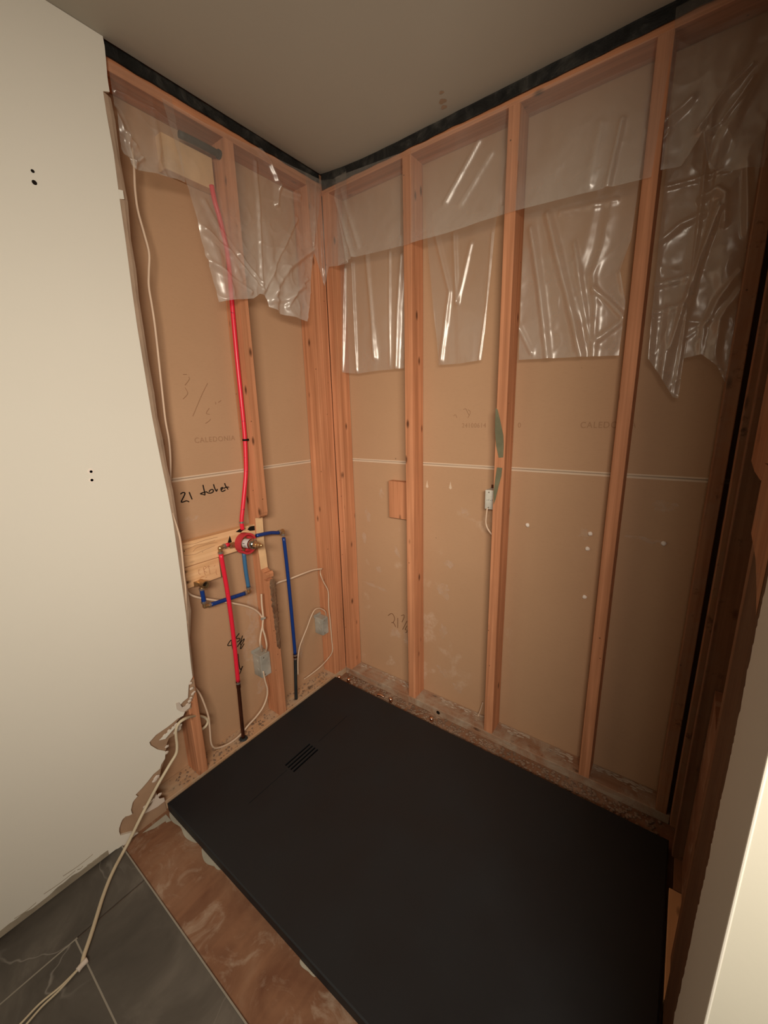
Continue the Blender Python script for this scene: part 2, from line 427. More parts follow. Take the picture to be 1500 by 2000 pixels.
# left wall: far drywall of the next room seen from behind (brown), in two courses with a paper joint
def two_course(name, ax, off, a0, a1, zj, mat, label):
    bm = bmesh.new()
    for z0, z1 in ((-.0, zj-.003), (zj+.003, 2.5)):
        if ax == 'x': box(bm, off-.013, off, a0, a1, z0, z1)
        else: box(bm, a0, a1, off, off+.013, z0, z1)
    o = struct(mk(name, bm, mat), label)
    bm = bmesh.new()
    for z0, z1 in ((zj-.0085, zj-.0022), (zj+.0018, zj+.0068)):
        if ax == 'x': box(bm, off-.002, off+.0012, a0, a1, z0, z1)
        else: box(bm, a0, a1, off-.0012, off+.002, z0, z1)
    mk('joint_edge', bm, 'paper_edge', o)
    bm = bmesh.new()
    if ax == 'x': box(bm, off-.012, off-.003, a0, a1, zj-.0028, zj+.0028)
    else: box(bm, a0, a1, off+.003, off+.012, zj-.0028, zj+.0028)
    mk('joint_backing', bm, 'edge', o)
    return o
wlb = two_course('wall_left', 'x', -D, -3.3, .10, 1.217, 'kraft', 'brown back face of the neighbouring drywall behind the left studs')
wb = two_course('wall_back', 'y', D, -.10, 1.70, 1.213, 'kraft_smear', 'brown back face of the neighbouring drywall behind the back studs')

# marker writing on the brown boards
XL = (1, 0, 0); YB = (0, -1, 0)
strokes(wlb, 'marker_writing', [
    [(-0.089,-0.749,1.161),(-0.089,-0.741,1.165),(-0.089,-0.733,1.164),(-0.089,-0.734,1.156),(-0.089,-0.750,1.132),(-0.089,-0.742,1.130),(-0.089,-0.730,1.132),(-0.089,-0.721,1.126)],
    [(-0.089,-0.715,1.163),(-0.089,-0.713,1.153),(-0.089,-0.708,1.134)],
    [(-0.089,-0.657,1.182),(-0.089,-0.656,1.168),(-0.089,-0.654,1.143),(-0.089,-0.662,1.145),(-0.089,-0.672,1.149),(-0.089,-0.661,1.152),(-0.089,-0.646,1.153)],
    [(-0.089,-0.646,1.153),(-0.089,-0.640,1.147),(-0.089,-0.628,1.145),(-0.089,-0.618,1.149),(-0.089,-0.619,1.158),(-0.089,-0.630,1.157),(-0.089,-0.636,1.150)],
    [(-0.089,-0.613,1.178),(-0.089,-0.610,1.162),(-0.089,-0.604,1.148),(-0.089,-0.599,1.157)],
    [(-0.089,-0.585,1.152),(-0.089,-0.576,1.154),(-0.089,-0.574,1.159),(-0.089,-0.582,1.158),(-0.089,-0.583,1.148),(-0.089,-0.578,1.143),(-0.089,-0.564,1.147)],
    [(-0.089,-0.564,1.175),(-0.089,-0.561,1.163),(-0.089,-0.552,1.148)],
    [(-0.089,-0.569,1.154),(-0.089,-0.560,1.158),(-0.089,-0.547,1.156)],
], XL, .0021, 'black', label='black marker writing 21 toilet')
strokes(wlb, 'marker_writing', [
    [(-0.089,-0.614,0.484),(-0.089,-0.624,0.487),(-0.089,-0.639,0.474),(-0.089,-0.636,0.468),(-0.089,-0.624,0.464)],
    [(-0.089,-0.618,0.486),(-0.089,-0.620,0.467),(-0.089,-0.618,0.441)],
    [(-0.089,-0.579,0.500),(-0.089,-0.596,0.488),(-0.089,-0.594,0.482),(-0.089,-0.579,0.475),(-0.089,-0.583,0.466),(-0.089,-0.595,0.465)],
    [(-0.089,-0.564,0.482),(-0.089,-0.576,0.460),(-0.089,-0.596,0.442)],
    [(-0.089,-0.557,0.463),(-0.089,-0.571,0.458),(-0.089,-0.580,0.449),(-0.089,-0.575,0.442),(-0.089,-0.562,0.453),(-0.089,-0.557,0.461)],
    [(-0.089,-0.575,0.442),(-0.089,-0.582,0.427),(-0.089,-0.577,0.425),(-0.089,-0.561,0.440)],
    [(-0.089,-0.597,0.407),(-0.089,-0.598,0.361),(-0.089,-0.595,0.327),(-0.089,-0.580,0.335)],
    [(-0.089,-0.582,0.336),(-0.089,-0.596,0.313),(-0.089,-0.603,0.306)],
], XL, .0019, 'black', label='black marker figures 9 5/8')
strokes(wb, 'marker_writing', [
    [(0.246,0.089,0.393),(0.262,0.089,0.408),(0.275,0.089,0.411),(0.285,0.089,0.399),(0.288,0.089,0.385),(0.279,0.089,0.364),(0.267,0.089,0.358)],
    [(0.267,0.089,0.358),(0.281,0.089,0.360),(0.294,0.089,0.342)],
    [(0.308,0.089,0.397),(0.308,0.089,0.370),(0.307,0.089,0.340)],
    [(0.331,0.089,0.417),(0.347,0.089,0.427),(0.347,0.089,0.411),(0.335,0.089,0.382)],
    [(0.365,0.089,0.397),(0.352,0.089,0.369),(0.338,0.089,0.341)],
    [(0.365,0.089,0.370),(0.354,0.089,0.346),(0.362,0.089,0.346),(0.365,0.089,0.338),(0.357,0.089,0.328)],
], YB, .0017, 'pencil', label='brown marker figures 21 7/8')
strokes(wlb, 'pencil_scribble', [
    [(-0.089,-0.678,1.592),(-0.089,-0.664,1.593)], [(-0.089,-0.658,1.585),(-0.089,-0.657,1.576),(-0.089,-0.676,1.555)],
    [(-0.089,-0.677,1.546),(-0.089,-0.670,1.526),(-0.089,-0.690,1.506)],
    [(-0.089,-0.586,1.566),(-0.089,-0.612,1.528),(-0.089,-0.639,1.483),(-0.089,-0.662,1.444)],
    [(-0.089,-0.592,1.473),(-0.089,-0.607,1.454),(-0.089,-0.593,1.450)], [(-0.089,-0.591,1.433),(-0.089,-0.599,1.425),(-0.089,-0.615,1.416)],
    [(-0.089,-0.563,1.497),(-0.089,-0.562,1.487)], [(-0.089,-0.550,1.495),(-0.089,-0.538,1.503)],
], XL, .0010, 'faint')
strokes(wb, 'pencil_scribble', [
    [(0.657,0.089,1.445),(0.668,0.089,1.448),(0.677,0.089,1.432),(0.685,0.089,1.420)], [(0.677,0.089,1.444),(0.689,0.089,1.434),(0.678,0.089,1.411)],
    [(0.613,0.089,1.421),(0.622,0.089,1.425),(0.629,0.089,1.412)],
], YB, .0009, 'faint')
def stamp(parent, text, p, right, n, size, mat='faint', squeeze=1.0):
    cu = bpy.data.curves.new('t', 'FONT'); cu.body = text; cu.size = size; cu.extrude = .0003; cu.space_character = 1.15
    o = bpy.data.objects.new('t', cu); me = bpy.data.meshes.new_from_object(o); bpy.data.objects.remove(o)
    R = Vector(right).normalized(); N = Vector(n); Uv = N.cross(R)
    mm = Matrix((R*squeeze, Uv, N)).transposed().to_4x4(); mm.translation = Vector(p)+N*.0008
    me.transform(mm); me.name = 'stamped_lettering'
    return link('stamped_lettering', me, mat, parent)
stamp(wlb, 'CALEDONIA  2', (-D, -.668, 1.345), (0, 1, 0), (1, 0, 0), .028)
stamp(wlb, 'N', (-D, -.80, 1.345), (0, 1, 0), (1, 0, 0), .03)
stamp(wb, '24100614', (.652, D, 1.372), (1, 0, 0), (0, -1, 0), .026, 'faint', .9)
stamp(wb, '0', (.885, D, 1.372), (1, 0, 0), (0, -1, 0), .026)
stamp(wb, 'CALEDONIA', (1.105, D, 1.370), (1, 0, 0), (0, -1, 0), .030, 'faint', .9)
# pale dabs on the back board
for i, (x, z) in enumerate(((.946, .994), (1.171, .994), (1.167, .936), (1.173, .746), (1.391, .995))):
    bm = bmesh.new(); bmesh.ops.create_icosphere(bm, subdivisions=2, radius=.0085)
    for v in bm.verts:
        v.co *= 1+.25*noise.noise(v.co*160+Vector((i*3, 0, 0))); v.co.y *= .7
    bmesh.ops.translate(bm, verts=bm.verts, vec=(x, D-.004, z)); mk('plaster_dab', bm, 'dab', wb, smooth=True)
def smear(parent, cx, cz, w, h, seed, ax='y', mat='paper_edge', rot=0):
    bm = bmesh.new(); n = 26; pts = []
    for i in range(n):
        a = 2*math.pi*i/n; k = .7+.6*noise.noise(Vector((math.cos(a)*2+seed, math.sin(a)*2, seed)))
        u, v = w*.5*k*math.cos(a), h*.5*k*math.sin(a); u, v = u*math.cos(rot)-v*math.sin(rot), u*math.sin(rot)+v*math.cos(rot)
        pts.append((cx+u, D-.0007, cz+v) if ax == 'y' else (-D+.0007, cx+u, cz+v))
    f = bm.faces.new([bm.verts.new(p) for p in pts]); f.normal_update()
    if (ax == 'y' and f.normal.y > 0) or (ax == 'x' and f.normal.x < 0): f.normal_flip()
    return mk('plaster_smear', bm, mat, parent)
sm = NT('thin_plaster_smear', .9, .1); sm.b.inputs['Base Color'].default_value = (.80, .64, .50, 1)
tr = sm.node('ShaderNodeBsdfTransparent'); mx = sm.node('ShaderNodeMixShader')
f_ = sm.mul(sm.val(sm.noise(sm.coord(), 34, 6, .7), .38, .72), .42)
sm.l.new(f_, mx.inputs[0]); sm.l.new(tr.outputs[0], mx.inputs[1]); sm.l.new(sm.b.outputs[0], mx.inputs[2]); sm.l.new(mx.outputs[0], sm.n['Material Output'].inputs[0])
M['smear'] = sm.m
for i, (px, pz, w_, h_, r_) in enumerate(((.677, 1.015, .07, .035, -.6), (.60, .76, .07, .05, 0), (.575, .62, .10, .09, .3), (.575, .40, .055, .10, 0), (.66, .13, .07, .07, .5), (.57, .19, .09, .05, -.7),
        (.13, .93, .05, .10, .3), (.31, .76, .03, .09, .4), (.19, .64, .06, .05, -.5), (.17, .54, .20, .022, -.1), (.10, .80, .04, .09, .3), (.36, .30, .05, .10, 0), (.29, .31, .07, .08, -.5), (1.38, 1.12, .10, .05, 0), (1.33, 1.0, .16, .02, -.1), (1.15, .99, .04, .06, 0), (.22, 1.05, .04, .07, 0), (.48, .42, .02, .06, 0))):
    smear(wb, px, pz, w_, h_, i*1.7, 'y', 'smear', r_)
for i, (py, pz, w_, h_) in enumerate(((-.50, .60, .09, .28), (-.53, .42, .10, .25), (-.72, 1.06, .07, .03), (-.6, .5, .04, .2), (-.25, .25, .09, .15), (-.45, .2, .2, .2))):
    smear(wlb, py, pz, w_, h_, 20+i, 'x', 'smear')
for (x, z) in ((.485, 1.108), (.603, 1.112)):      # two pale drips
    mk('plaster_drip', poly_slab([(x, D-.0008, z+.03), (x+.003, D-.0008, z+.012), (x+.007, D-.0008, z), (x, D-.0008, z-.006), (x-.007, D-.0008, z)], YB, .0006), 'paper_edge', wb)

# left wall: the white painted drywall still standing, cut and torn along its edge
XW = .0127
top_edge = [(0.013,-0.830,2.439),(0.013,-0.828,2.424),(0.013,-0.830,2.389),(0.013,-0.833,2.353),(0.013,-0.833,2.319),(0.013,-0.850,2.312),(0.013,-0.850,2.261),(0.013,-0.847,2.168),(0.013,-0.850,2.060),(0.013,-0.851,1.962),(0.013,-0.853,1.881),(0.013,-0.855,1.797),(0.013,-0.856,1.710),(0.013,-0.855,1.621),(0.013,-0.854,1.521),(0.013,-0.853,1.442),(0.013,-0.850,1.368),(0.013,-0.846,1.283),(0.013,-0.841,1.195),(0.013,-0.837,1.086),(0.013,-0.838,0.974),(0.013,-0.839,0.877),(0.013,-0.841,0.737),(0.013,-0.846,0.635),(0.013,-0.850,0.551),(0.013,-0.852,0.480)]
torn_edge = [(0.013,-0.869,0.461),(0.013,-0.875,0.433),(0.013,-0.880,0.408),(0.013,-0.898,0.404),(0.013,-0.915,0.395),(0.013,-0.907,0.370),(0.013,-0.899,0.358),(0.013,-0.907,0.347),(0.013,-0.926,0.349),(0.013,-0.957,0.342),(0.013,-0.969,0.340),(0.013,-1.007,0.337),(0.013,-1.032,0.324),(0.013,-1.030,0.310),(0.013,-1.011,0.277),(0.013,-0.987,0.251),(0.013,-0.990,0.235),(0.013,-0.993,0.222),(0.013,-1.008,0.209),(0.013,-1.014,0.196),(0.013,-1.038,0.192),(0.013,-1.059,0.179),(0.013,-1.081,0.168),(0.013,-1.103,0.160),(0.013,-1.098,0.149),(0.013,-1.109,0.144),(0.013,-1.116,0.138),(0.013,-1.125,0.115),(0.013,-1.124,0.096),(0.013,-1.134,0.099),(0.013,-1.144,0.105),(0.013,-1.154,0.102),(0.013,-1.160,0.094),(0.013,-1.168,0.078),(0.013,-1.170,0.066),(0.013,-1.169,0.048),(0.013,-1.153,0.038),(0.013,-1.134,0.026),(0.013,-1.117,0.006),(0.013,-1.132,0.006),(0.013,-1.153,0.001),(0.013,-1.169,0.000)]
out = [(XW, -3.3, 2.445)]+[(XW, p[1], p[2]) for p in top_edge+torn_edge]+[(XW, -1.19, .009), (XW, -3.3, .009)]
out[1] = (XW, -.829, 2.445)
wl = struct(mk('wall_left', poly_slab(out, XL, .0087), 'wall'), 'cream painted drywall on the left, torn along its lower edge')
# cut edge (gypsum core and brown paper) beside the painted face
inner = [Vector(p) for p in top_edge[5:]]
bm = bmesh.new(); rows = []
for i, p in enumerate(inner):
    wd = .022+.004*noise.noise(Vector((p.z*9, 1, 0)))+(.003 if i % 2 else 0)
    if i > len(inner)-4: wd *= .55
    rows.append([bm.verts.new((XW-.0005, p.y-.001, p.z)), bm.verts.new((.0075, p.y+wd*.55, p.z)), bm.verts.new((.001, p.y+wd, p.z)), bm.verts.new((.0008, p.y-.02, p.z))])
for a, b in zip(rows[:-1], rows[1:]):
    for k in range(4): bm.faces.new((a[k], b[k], b[(k+1) % 4], a[(k+1) % 4]))
bm.faces.new(rows[0][::-1]); bm.faces.new(rows[-1])
mk('cut_edge', bm, 'edge', wl)
mk('tape_scrap', poly_slab([(0.012,-0.850,2.080),(0.012,-0.837,2.082),(0.012,-0.837,2.060),(0.012,-0.851,2.056)], XL, .002), 'wall', wl)
# brown backing paper showing where the face has been pulled away
bp = [(0.004,-0.869,0.471),(0.004,-0.843,0.464),(0.004,-0.845,0.422),(0.004,-0.856,0.390),(0.004,-0.870,0.377),(0.004,-0.869,0.351),(0.004,-0.894,0.350),(0.004,-0.919,0.338),(0.004,-0.944,0.324),(0.004,-0.922,0.319),(0.004,-0.920,0.302),(0.004,-0.933,0.284),(0.004,-0.965,0.286),(0.004,-0.975,0.270),(0.004,-0.982,0.245),(0.004,-0.988,0.217),(0.004,-1.001,0.196),(0.004,-1.010,0.181),(0.004,-1.018,0.151),(0.004,-1.034,0.129),(0.004,-1.040,0.113),(0.004,-1.030,0.069),(0.004,-1.016,0.055),(0.004,-1.016,0.041),(0.004,-1.015,-0.005),(0.004,-1.166,-0.003),(0.004,-1.183,0.038),(0.004,-1.168,0.133),(0.004,-1.132,0.164),(0.004,-1.055,0.228),(0.004,-1.055,0.337),(0.004,-1.009,0.356),(0.004,-0.934,0.368),(0.004,-0.918,0.413)]
mk('torn_paper', poly_slab(bp, XL, .003), 'torn', wl)
# ragged gypsum crumbs along the tear
bm = bmesh.new()
for k, p in enumerate([(0.010,-0.860,0.410),(0.010,-0.868,0.399),(0.010,-0.854,0.415),(0.010,-0.875,0.390),(0.010,-0.894,0.369),(0.010,-0.913,0.377),(0.010,-0.885,0.380),(0.010,-0.933,0.326),(0.010,-0.947,0.323),(0.010,-0.963,0.321),(0.010,-0.979,0.311),(0.010,-0.979,0.263),(0.010,-0.984,0.240),(0.010,-0.922,0.313),(0.010,-0.931,0.302),(0.010,-0.943,0.299),(0.010,-1.029,0.169),(0.010,-1.037,0.163),(0.010,-1.033,0.092),(0.010,-1.052,0.089),(0.010,-1.066,0.090),(0.010,-1.047,0.075),(0.010,-1.081,0.086),(0.010,-1.068,0.067),(0.010,-0.862,0.458),(0.010,-0.861,0.435)]):
    r = .004+.003*random.random(); n0 = len(bm.verts)
    res = bmesh.ops.create_icosphere(bm, subdivisions=1, radius=r)
    for v in res['verts']:
        v.co = Vector((v.co.x*.5, v.co.y*(1.2+random.random()*.8), v.co.z*(.8+random.random()*.6)))+Vector(p)
o = mk('broken_gypsum', bm, 'gypsum', wl); o['kind'] = 'stuff'
mk('loose_paper_flap', poly_slab([(0.016,-0.926,0.415),(0.016,-0.915,0.412),(0.016,-0.907,0.385),(0.016,-0.874,0.381),(0.016,-0.880,0.367),(0.016,-0.903,0.362),(0.016,-0.915,0.372),(0.016,-0.926,0.389)], XL, .002), 'gypsum', wl)
mk('loose_paper_flap', poly_slab([(0.015,-1.001,0.310),(0.015,-0.973,0.320),(0.015,-0.946,0.326),(0.015,-0.936,0.324),(0.015,-0.955,0.315),(0.015,-0.981,0.301)], XL, .002), 'wall', wl)
mk('loose_paper_flap', poly_slab([(0.014,-1.041,0.105),(0.014,-1.034,0.079),(0.014,-1.019,0.070),(0.014,-1.019,0.054),(0.014,-1.045,0.053),(0.014,-1.076,0.060),(0.014,-1.091,0.065),(0.014,-1.063,0.079)], XL, .002), 'gypsum', wl)
# anchor holes
bm = bmesh.new()
for p, r in zip([(0.013,-1.049,2.047),(0.013,-1.050,2.022),(0.013,-1.049,1.289),(0.013,-1.051,1.264)], (.004, .0055, .004, .004)):
    lathe(bm, p, (1, 0, 0), [(-.0006, r), (.0002, r)], 10)
mk('anchor_hole', bm, 'black', wl)
bm = bmesh.new()
for p, r in zip([(0.013,-1.050,1.290),(0.013,-1.052,1.264)], (.008, .007)):
    lathe(bm, p, (1, 0, 0), [(-.0006, r), (.0002, r)], 12)
mk('anchor_collar', bm, 'dab', wl)
bm = bmesh.new(); n = 120; lo_ = []; hi_ = []
for i in range(n+1):
    y = -1.21-1.0*i/n; h = .020+.008*noise.noise(Vector((y*14, 0, 4)))+.004*noise.noise(Vector((y*50, 0, 1)))
    lo_.append(bm.verts.new((XW+.0008, y, .0095))); hi_.append(bm.verts.new((XW+.0004, y, .0095+h)))
for i in range(n): bm.faces.new((lo_[i], hi_[i], hi_[i+1], lo_[i+1]))
mk('old_caulk_line', bm, 'caulk', wl)
bm = bmesh.new()
for (y0, y1, z) in ((-1.23, -1.27, .030), (-1.30, -1.38, .043), (-1.25, -1.33, .055), (-1.40, -1.45, .035), (-1.28, -1.295, .040)):
    tube(bm, [(XW+.0002, y0, z), (XW+.0002, (y0+y1)/2, z-.003), (XW+.0002, y1, z+.001)], .0011, 5, 3)
mk('pencil_mark', bm, 'caulk', wl)
# room side walls out of view (they close the room and bounce its light)
struct(mk('wall_front', bx(0, 3.3, -3.33, -3.3, 0, 2.5), 'dull_wall'), 'cream wall of the room behind the viewpoint')
struct(mk('wall_far_right', bx(3.3, 3.33, -3.3, -.9, 0, 2.5), 'dull_wall'), 'cream wall on the far right of the room')

# right partition: painted face, torn side with its shade painted in, and white room-facing side
ragged = [(1.528, -.742-.010*noise.noise(Vector((z*5, 3, 0)))-.007*noise.noise(Vector((z*40, 9, 0)))+.009*max(0, random.random()-.45), z) for z in [i*.007 for i in range(0, 348)]]
o_ = [(1.528, -.9375, 0.0)]+[(1.528, -.757, 0)]+ragged+[(1.528, -.9375, 2.44)]
wr = struct(mk('wall_right', poly_slab(o_[:2]+[p for p in ragged]+o_[-1:], (-1, 0, 0), .0125), 'shaded_wall'), 'painted drywall end piece greyed to paint its shade, with ragged edge')
bm = bx(1.5281, 3.3, -.938, -.9255, 0, 2.44)
struct(mk('wall_right', bm, 'side_wall'), 'cream drywall facing the room at the outer corner on the right')
bm = bmesh.new(); tube(bm, [(1.529, -.937, 0), (1.529, -.937, 2.44)], .002, 8, 1)
mk('corner_bead', bm, 'wall', wr)
struct(mk('wall_right', bx(1.63, 1.643, -.925, .1, 0, 2.5), 'kraft'), 'brown back face of drywall behind the right studs')

# ------------------------------------------------------------------ framing lumber
def lumber(name, x0, x1, y0, y1, z0, z1, axis, mat, label, cat, group=None, seed=0, amp=.0015):
    cx, cy = (x0+x1)/2, (y0+y1)/2
    o = mk(name, rough_board(x0, x1, y0, y1, z0, z1, axis, amp, seed), mat, loc=(cx, cy, z0))
    return thing(o, label, cat, group)
G = 'fir wall studs'
lumber('bottom_plate', 0.003, 1.522, 0, D-.001, 0, .038, 'x', 'plate_x', 'dusty brown bottom plate along the back wall under the studs', 'bottom plate', seed=3)
lumber('bottom_plate', -D+.001, 0, -3.2, .088, 0, .038, 'y', 'plate_y', 'pale dirty bottom plate along the left wall beside the shower tray', 'bottom plate', seed=4)
lumber('top_plate', 0.003, 1.60, 0, D-.001, ZT, ZT+.038, 'x', 'stud_x', 'reddish top plate above the back wall studs, under the black strip', 'top plate', seed=5)
lumber('top_plate', -D+.001, 0, -3.2, .088, ZT+.012, ZT+.05, 'y', 'stud_y', 'reddish top plate above the left wall studs, behind the plastic', 'top plate', seed=6)
# upper plates and black membrane
lumber('top_plate', 0.01, 1.60, .004, D-.001, ZT+.0415, ZT+.09, 'x', 'dim_stud', 'upper top plate of the back wall hidden behind the black strip', 'top plate', seed=7)
lumber('top_plate', -D+.001, -.004, -3.2, .088, ZT+.0535, ZT+.10, 'y', 'dim_stud', 'upper top plate of the left wall hidden behind the black strip', 'top plate', seed=8)
def strip(label, ax, a0, a1, z0, z1):
    bm = bmesh.new(); n = 90; rows = []
    for i in range(n+1):
        t = a0+(a1-a0)*i/n; r = []
        for j in range(7):
            zz1 = cz(t, -.003)-.0006 if ax == 'x' else z1
            z = z0+(zz1-z0)*j/6+(.004*noise.noise(Vector((t*18, 0, 2))) if j == 0 else 0)
            d = .0035+.0022*(1+noise.noise(Vector((t*16, z*30, 5 if ax == 'x' else 9))))
            r.append(bm.verts.new((t, -d, z) if ax == 'x' else (d, t, z)))
        rows.append(r)
    for a, b in zip(rows[:-1], rows[1:]):
        for j in range(6): bm.faces.new((a[j], b[j], b[j+1], a[j+1]))
    bmesh.ops.solidify(bm, geom=bm.faces, thickness=.0012)
    bmesh.ops.recalc_face_normals(bm, faces=bm.faces)
    o = mk('membrane_strip', bm, 'membrane', loc=((a0+a1)/2, 0, z0) if ax == 'x' else (0, (a0+a1)/2, z0), smooth=True)
    return thing(o, label, 'membrane strip')
strip('black membrane strip under the ceiling along the back wall', 'x', .012, 1.54, 2.383, 2.4185)
strip('black membrane strip under the ceiling along the left wall', 'y', -.835, -.012, 2.408, 2.443)

ZB = .0385
lumber('wall_stud', .0045, .0445, .0008, D-.002, ZB, ZT, 'z', 'stud', 'corner stud starting the back wall, right of the corner seam', 'stud', G, 1)
lumber('wall_stud', .428, .466, 0, D-.002, ZB, ZT, 'z', 'stud', 'back wall stud with a small wood block on its left side', 'stud', G, 2)
s3 = lumber('wall_stud', .833, .871, 0, D-.002, ZB, ZT, 'z', 'stud', 'back wall stud with green stains and a white metal box beside it', 'stud', G, 3)
lumber('wall_stud', 1.226, 1.264, 0, D-.002, ZB, ZT, 'z', 'stud', 'back wall stud in front of the right half, next to white plaster dabs', 'stud', G, 4)
lumber('wall_stud', 1.479, 1.512, 0, D-.002, ZB, ZT, 'z', 'dim_stud', 'last stud of the back wall, rough and stained, left of the black gap', 'stud', G, 5)
for e in (dict(p=[(0.830,-0.001,1.446),(0.838,-0.001,1.440),(0.849,-0.001,1.403),(0.864,-0.001,1.347),(0.867,-0.001,1.310),(0.867,-0.001,1.266),(0.850,-0.001,1.264),(0.838,-0.001,1.309),(0.831,-0.001,1.366)]), dict(p=[(0.845,-0.001,1.227),(0.865,-0.001,1.226),(0.863,-0.001,1.195),(0.854,-0.001,1.154),(0.844,-0.001,1.103),(0.837,-0.001,1.082),(0.835,-0.001,1.133),(0.841,-0.001,1.193)])):
    mk('green_stain', poly_slab([(x, -.0022, z) for x, y, z in e['p']], YB, .001), 'green', s3)
# left wall
lumber('wall_stud', -D+.002, 0, -.085, -.047, ZB, ZT+.012, 'z', 'stud', 'end stud of the left wall with knots, left of the corner seam', 'stud', G, 11)
lumber('wall_stud', -D+.002, .0035, -.0460, -.0005, ZB, ZT+.012, 'z', 'stud', 'recessed packing stud wedged in the room corner seam', 'stud', G, 12)
lumber('wall_stud', -D+.002, 0, -.878, -.840, ZB, ZT+.012, 'z', 'stud', 'left wall stud half hidden behind the torn drywall edge', 'stud', G, 13)
# notched middle stud behind the valve
root = empty('wall_stud', (-.045, -.451, ZB), 'left wall stud notched and rotted behind the shower valve', 'stud', G)
def notched():
    P = [(0, 2.378), (0, 1.040), (-.004, 1.025), (-.012, 1.018), (-.040, 1.016), (-.042, .98), (-.046, .90), (-.040, .835), (-.038, .775), (-.022, .765), (-.006, .768), (0, .758),
         (-.002, .742), (-.020, .735), (-.022, .732), (-.002, .729), (0, .72), (0, ZB), (-D+.002, ZB), (-D+.002, 2.378)]
    bm = bmesh.new()
    a = [bm.verts.new((x, -.470, z)) for x, z in P]; b = [bm.verts.new((x, -.432, z)) for x, z in P]
    n = len(P)
    bm.faces.new(a); bm.faces.new(b[::-1])
    for i in range(n): bm.faces.new((a[i], b[i], b[(i+1) % n], a[(i+1) % n]))
    bmesh.ops.recalc_face_normals(bm, faces=bm.faces)
    return bm
mk('stud_body', notched(), 'stud', root)
fp = [(-.0402, 1.012), (-.0415, .98), (-.0452, .90), (-.0395, .835), (-.0375, .778)]
bm = bmesh.new(); rr = [[bm.verts.new((x+.0012, y, z)) for y in (-.470, -.451, -.4325)] for x, z in fp]
for a, b in zip(rr[:-1], rr[1:]):
    for j in range(2): bm.faces.new((a[j], b[j], b[j+1], a[j+1]))
o = mk('cut_face', bm, 'fresh', root); o['label'] = 'pale freshly cut notch face'
bm = bmesh.new()
for i in range(34):
    t = i/33; z = .712-.31*t
    res = bmesh.ops.create_icosphere(bm, subdivisions=2, radius=.016)
    for v in res['verts']:
        v.co = Vector((v.co.x*.22, v.co.y*(.95-.5*t), v.co.z*1.3)); v.co *= 1+.5*noise.noise(v.co*130+Vector((i, 0, 0)))
        v.co += Vector((.0008, -.442+.004*math.sin(i*2.1)+.003*t, z))
o = mk('rotted_streak', bm, 'rot', root); o['label'] = 'dark rotted streak'
# right wall framing
GR = 'right wall studs'
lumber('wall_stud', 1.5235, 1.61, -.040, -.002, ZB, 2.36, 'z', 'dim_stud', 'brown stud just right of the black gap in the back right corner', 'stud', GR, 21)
lumber('wall_stud', 1.5325, 1.62, -.155, -.117, ZB, 2.36, 'z', 'shaded_stud', 'right wall stud with thin bright edge beside the corner stud', 'stud', GR, 22)
lumber('wall_stud', 1.5405, 1.6285, -.490, -.452, ZB, 2.36, 'z', 'shaded_stud', 'right wall stud standing between the two blocking pieces', 'stud', GR, 23)
lumber('wall_stud', 1.5315, 1.6285, -.765, -.560, .0005, 2.36, 'z', 'deep_shade_stud', 'wide shade-darkened stud partly behind the ragged drywall edge', 'stud', GR, 24)
lumber('wall_stud', 1.5405, 1.6285, -.92, -.882, ZB, 2.36, 'z', 'shaded_stud', 'right wall end stud inside the outer corner', 'stud', GR, 25)
lumber('bottom_plate', 1.5405, 1.6285, -.262, -.043, 0, .038, 'y', 'shaded_y', 'shade-darkened bottom plate at the back end of the right wall', 'bottom plate', seed=26)
lumber('bottom_plate', 1.5300, 1.6285, -.557, -.265, 0, .038, 'y', 'pine', 'pale board imitating the lit plywood strip beside the right edge of the tray', 'bottom plate', seed=28)  # pale colour stands in for light falling on the subfloor here
lumber('top_plate', 1.5405, 1.6285, -.92, -.0, 2.3605, 2.41, 'y', 'dim_stud', 'top plate over the right wall studs', 'top plate', seed=27)
def block(pts, th, mat, label):
    o = mk('blocking_board', poly_slab(pts, (-1, 0, 0), th), mat, loc=pts[0]); return thing(o, label, 'blocking board')
block([(1.545, -.157, 1.30), (1.545, -.25, 1.285), (1.545, -.36, 1.28), (1.545, -.45, 1.30), (1.545, -.45, 1.56), (1.545, -.157, 1.58)], .03, 'dim_stud', 'upper blocking board with curved lower edge between right wall studs')
block([(1.530, -.5, 1.20), (1.530, -.60, 1.18), (1.530, -.66, 1.15), (1.530, -.70, 1.12), (1.530, -.70, 1.33), (1.530, -.5, 1.33)], .008, 'dim_stud', 'thin scrap board beside the ragged drywall edge')
block([(1.560, -.157, .04), (1.560, -.45, .04), (1.560, -.45, .60), (1.560, -.157, .66)], .02, 'ply', 'light plywood blocking low between the right wall studs')

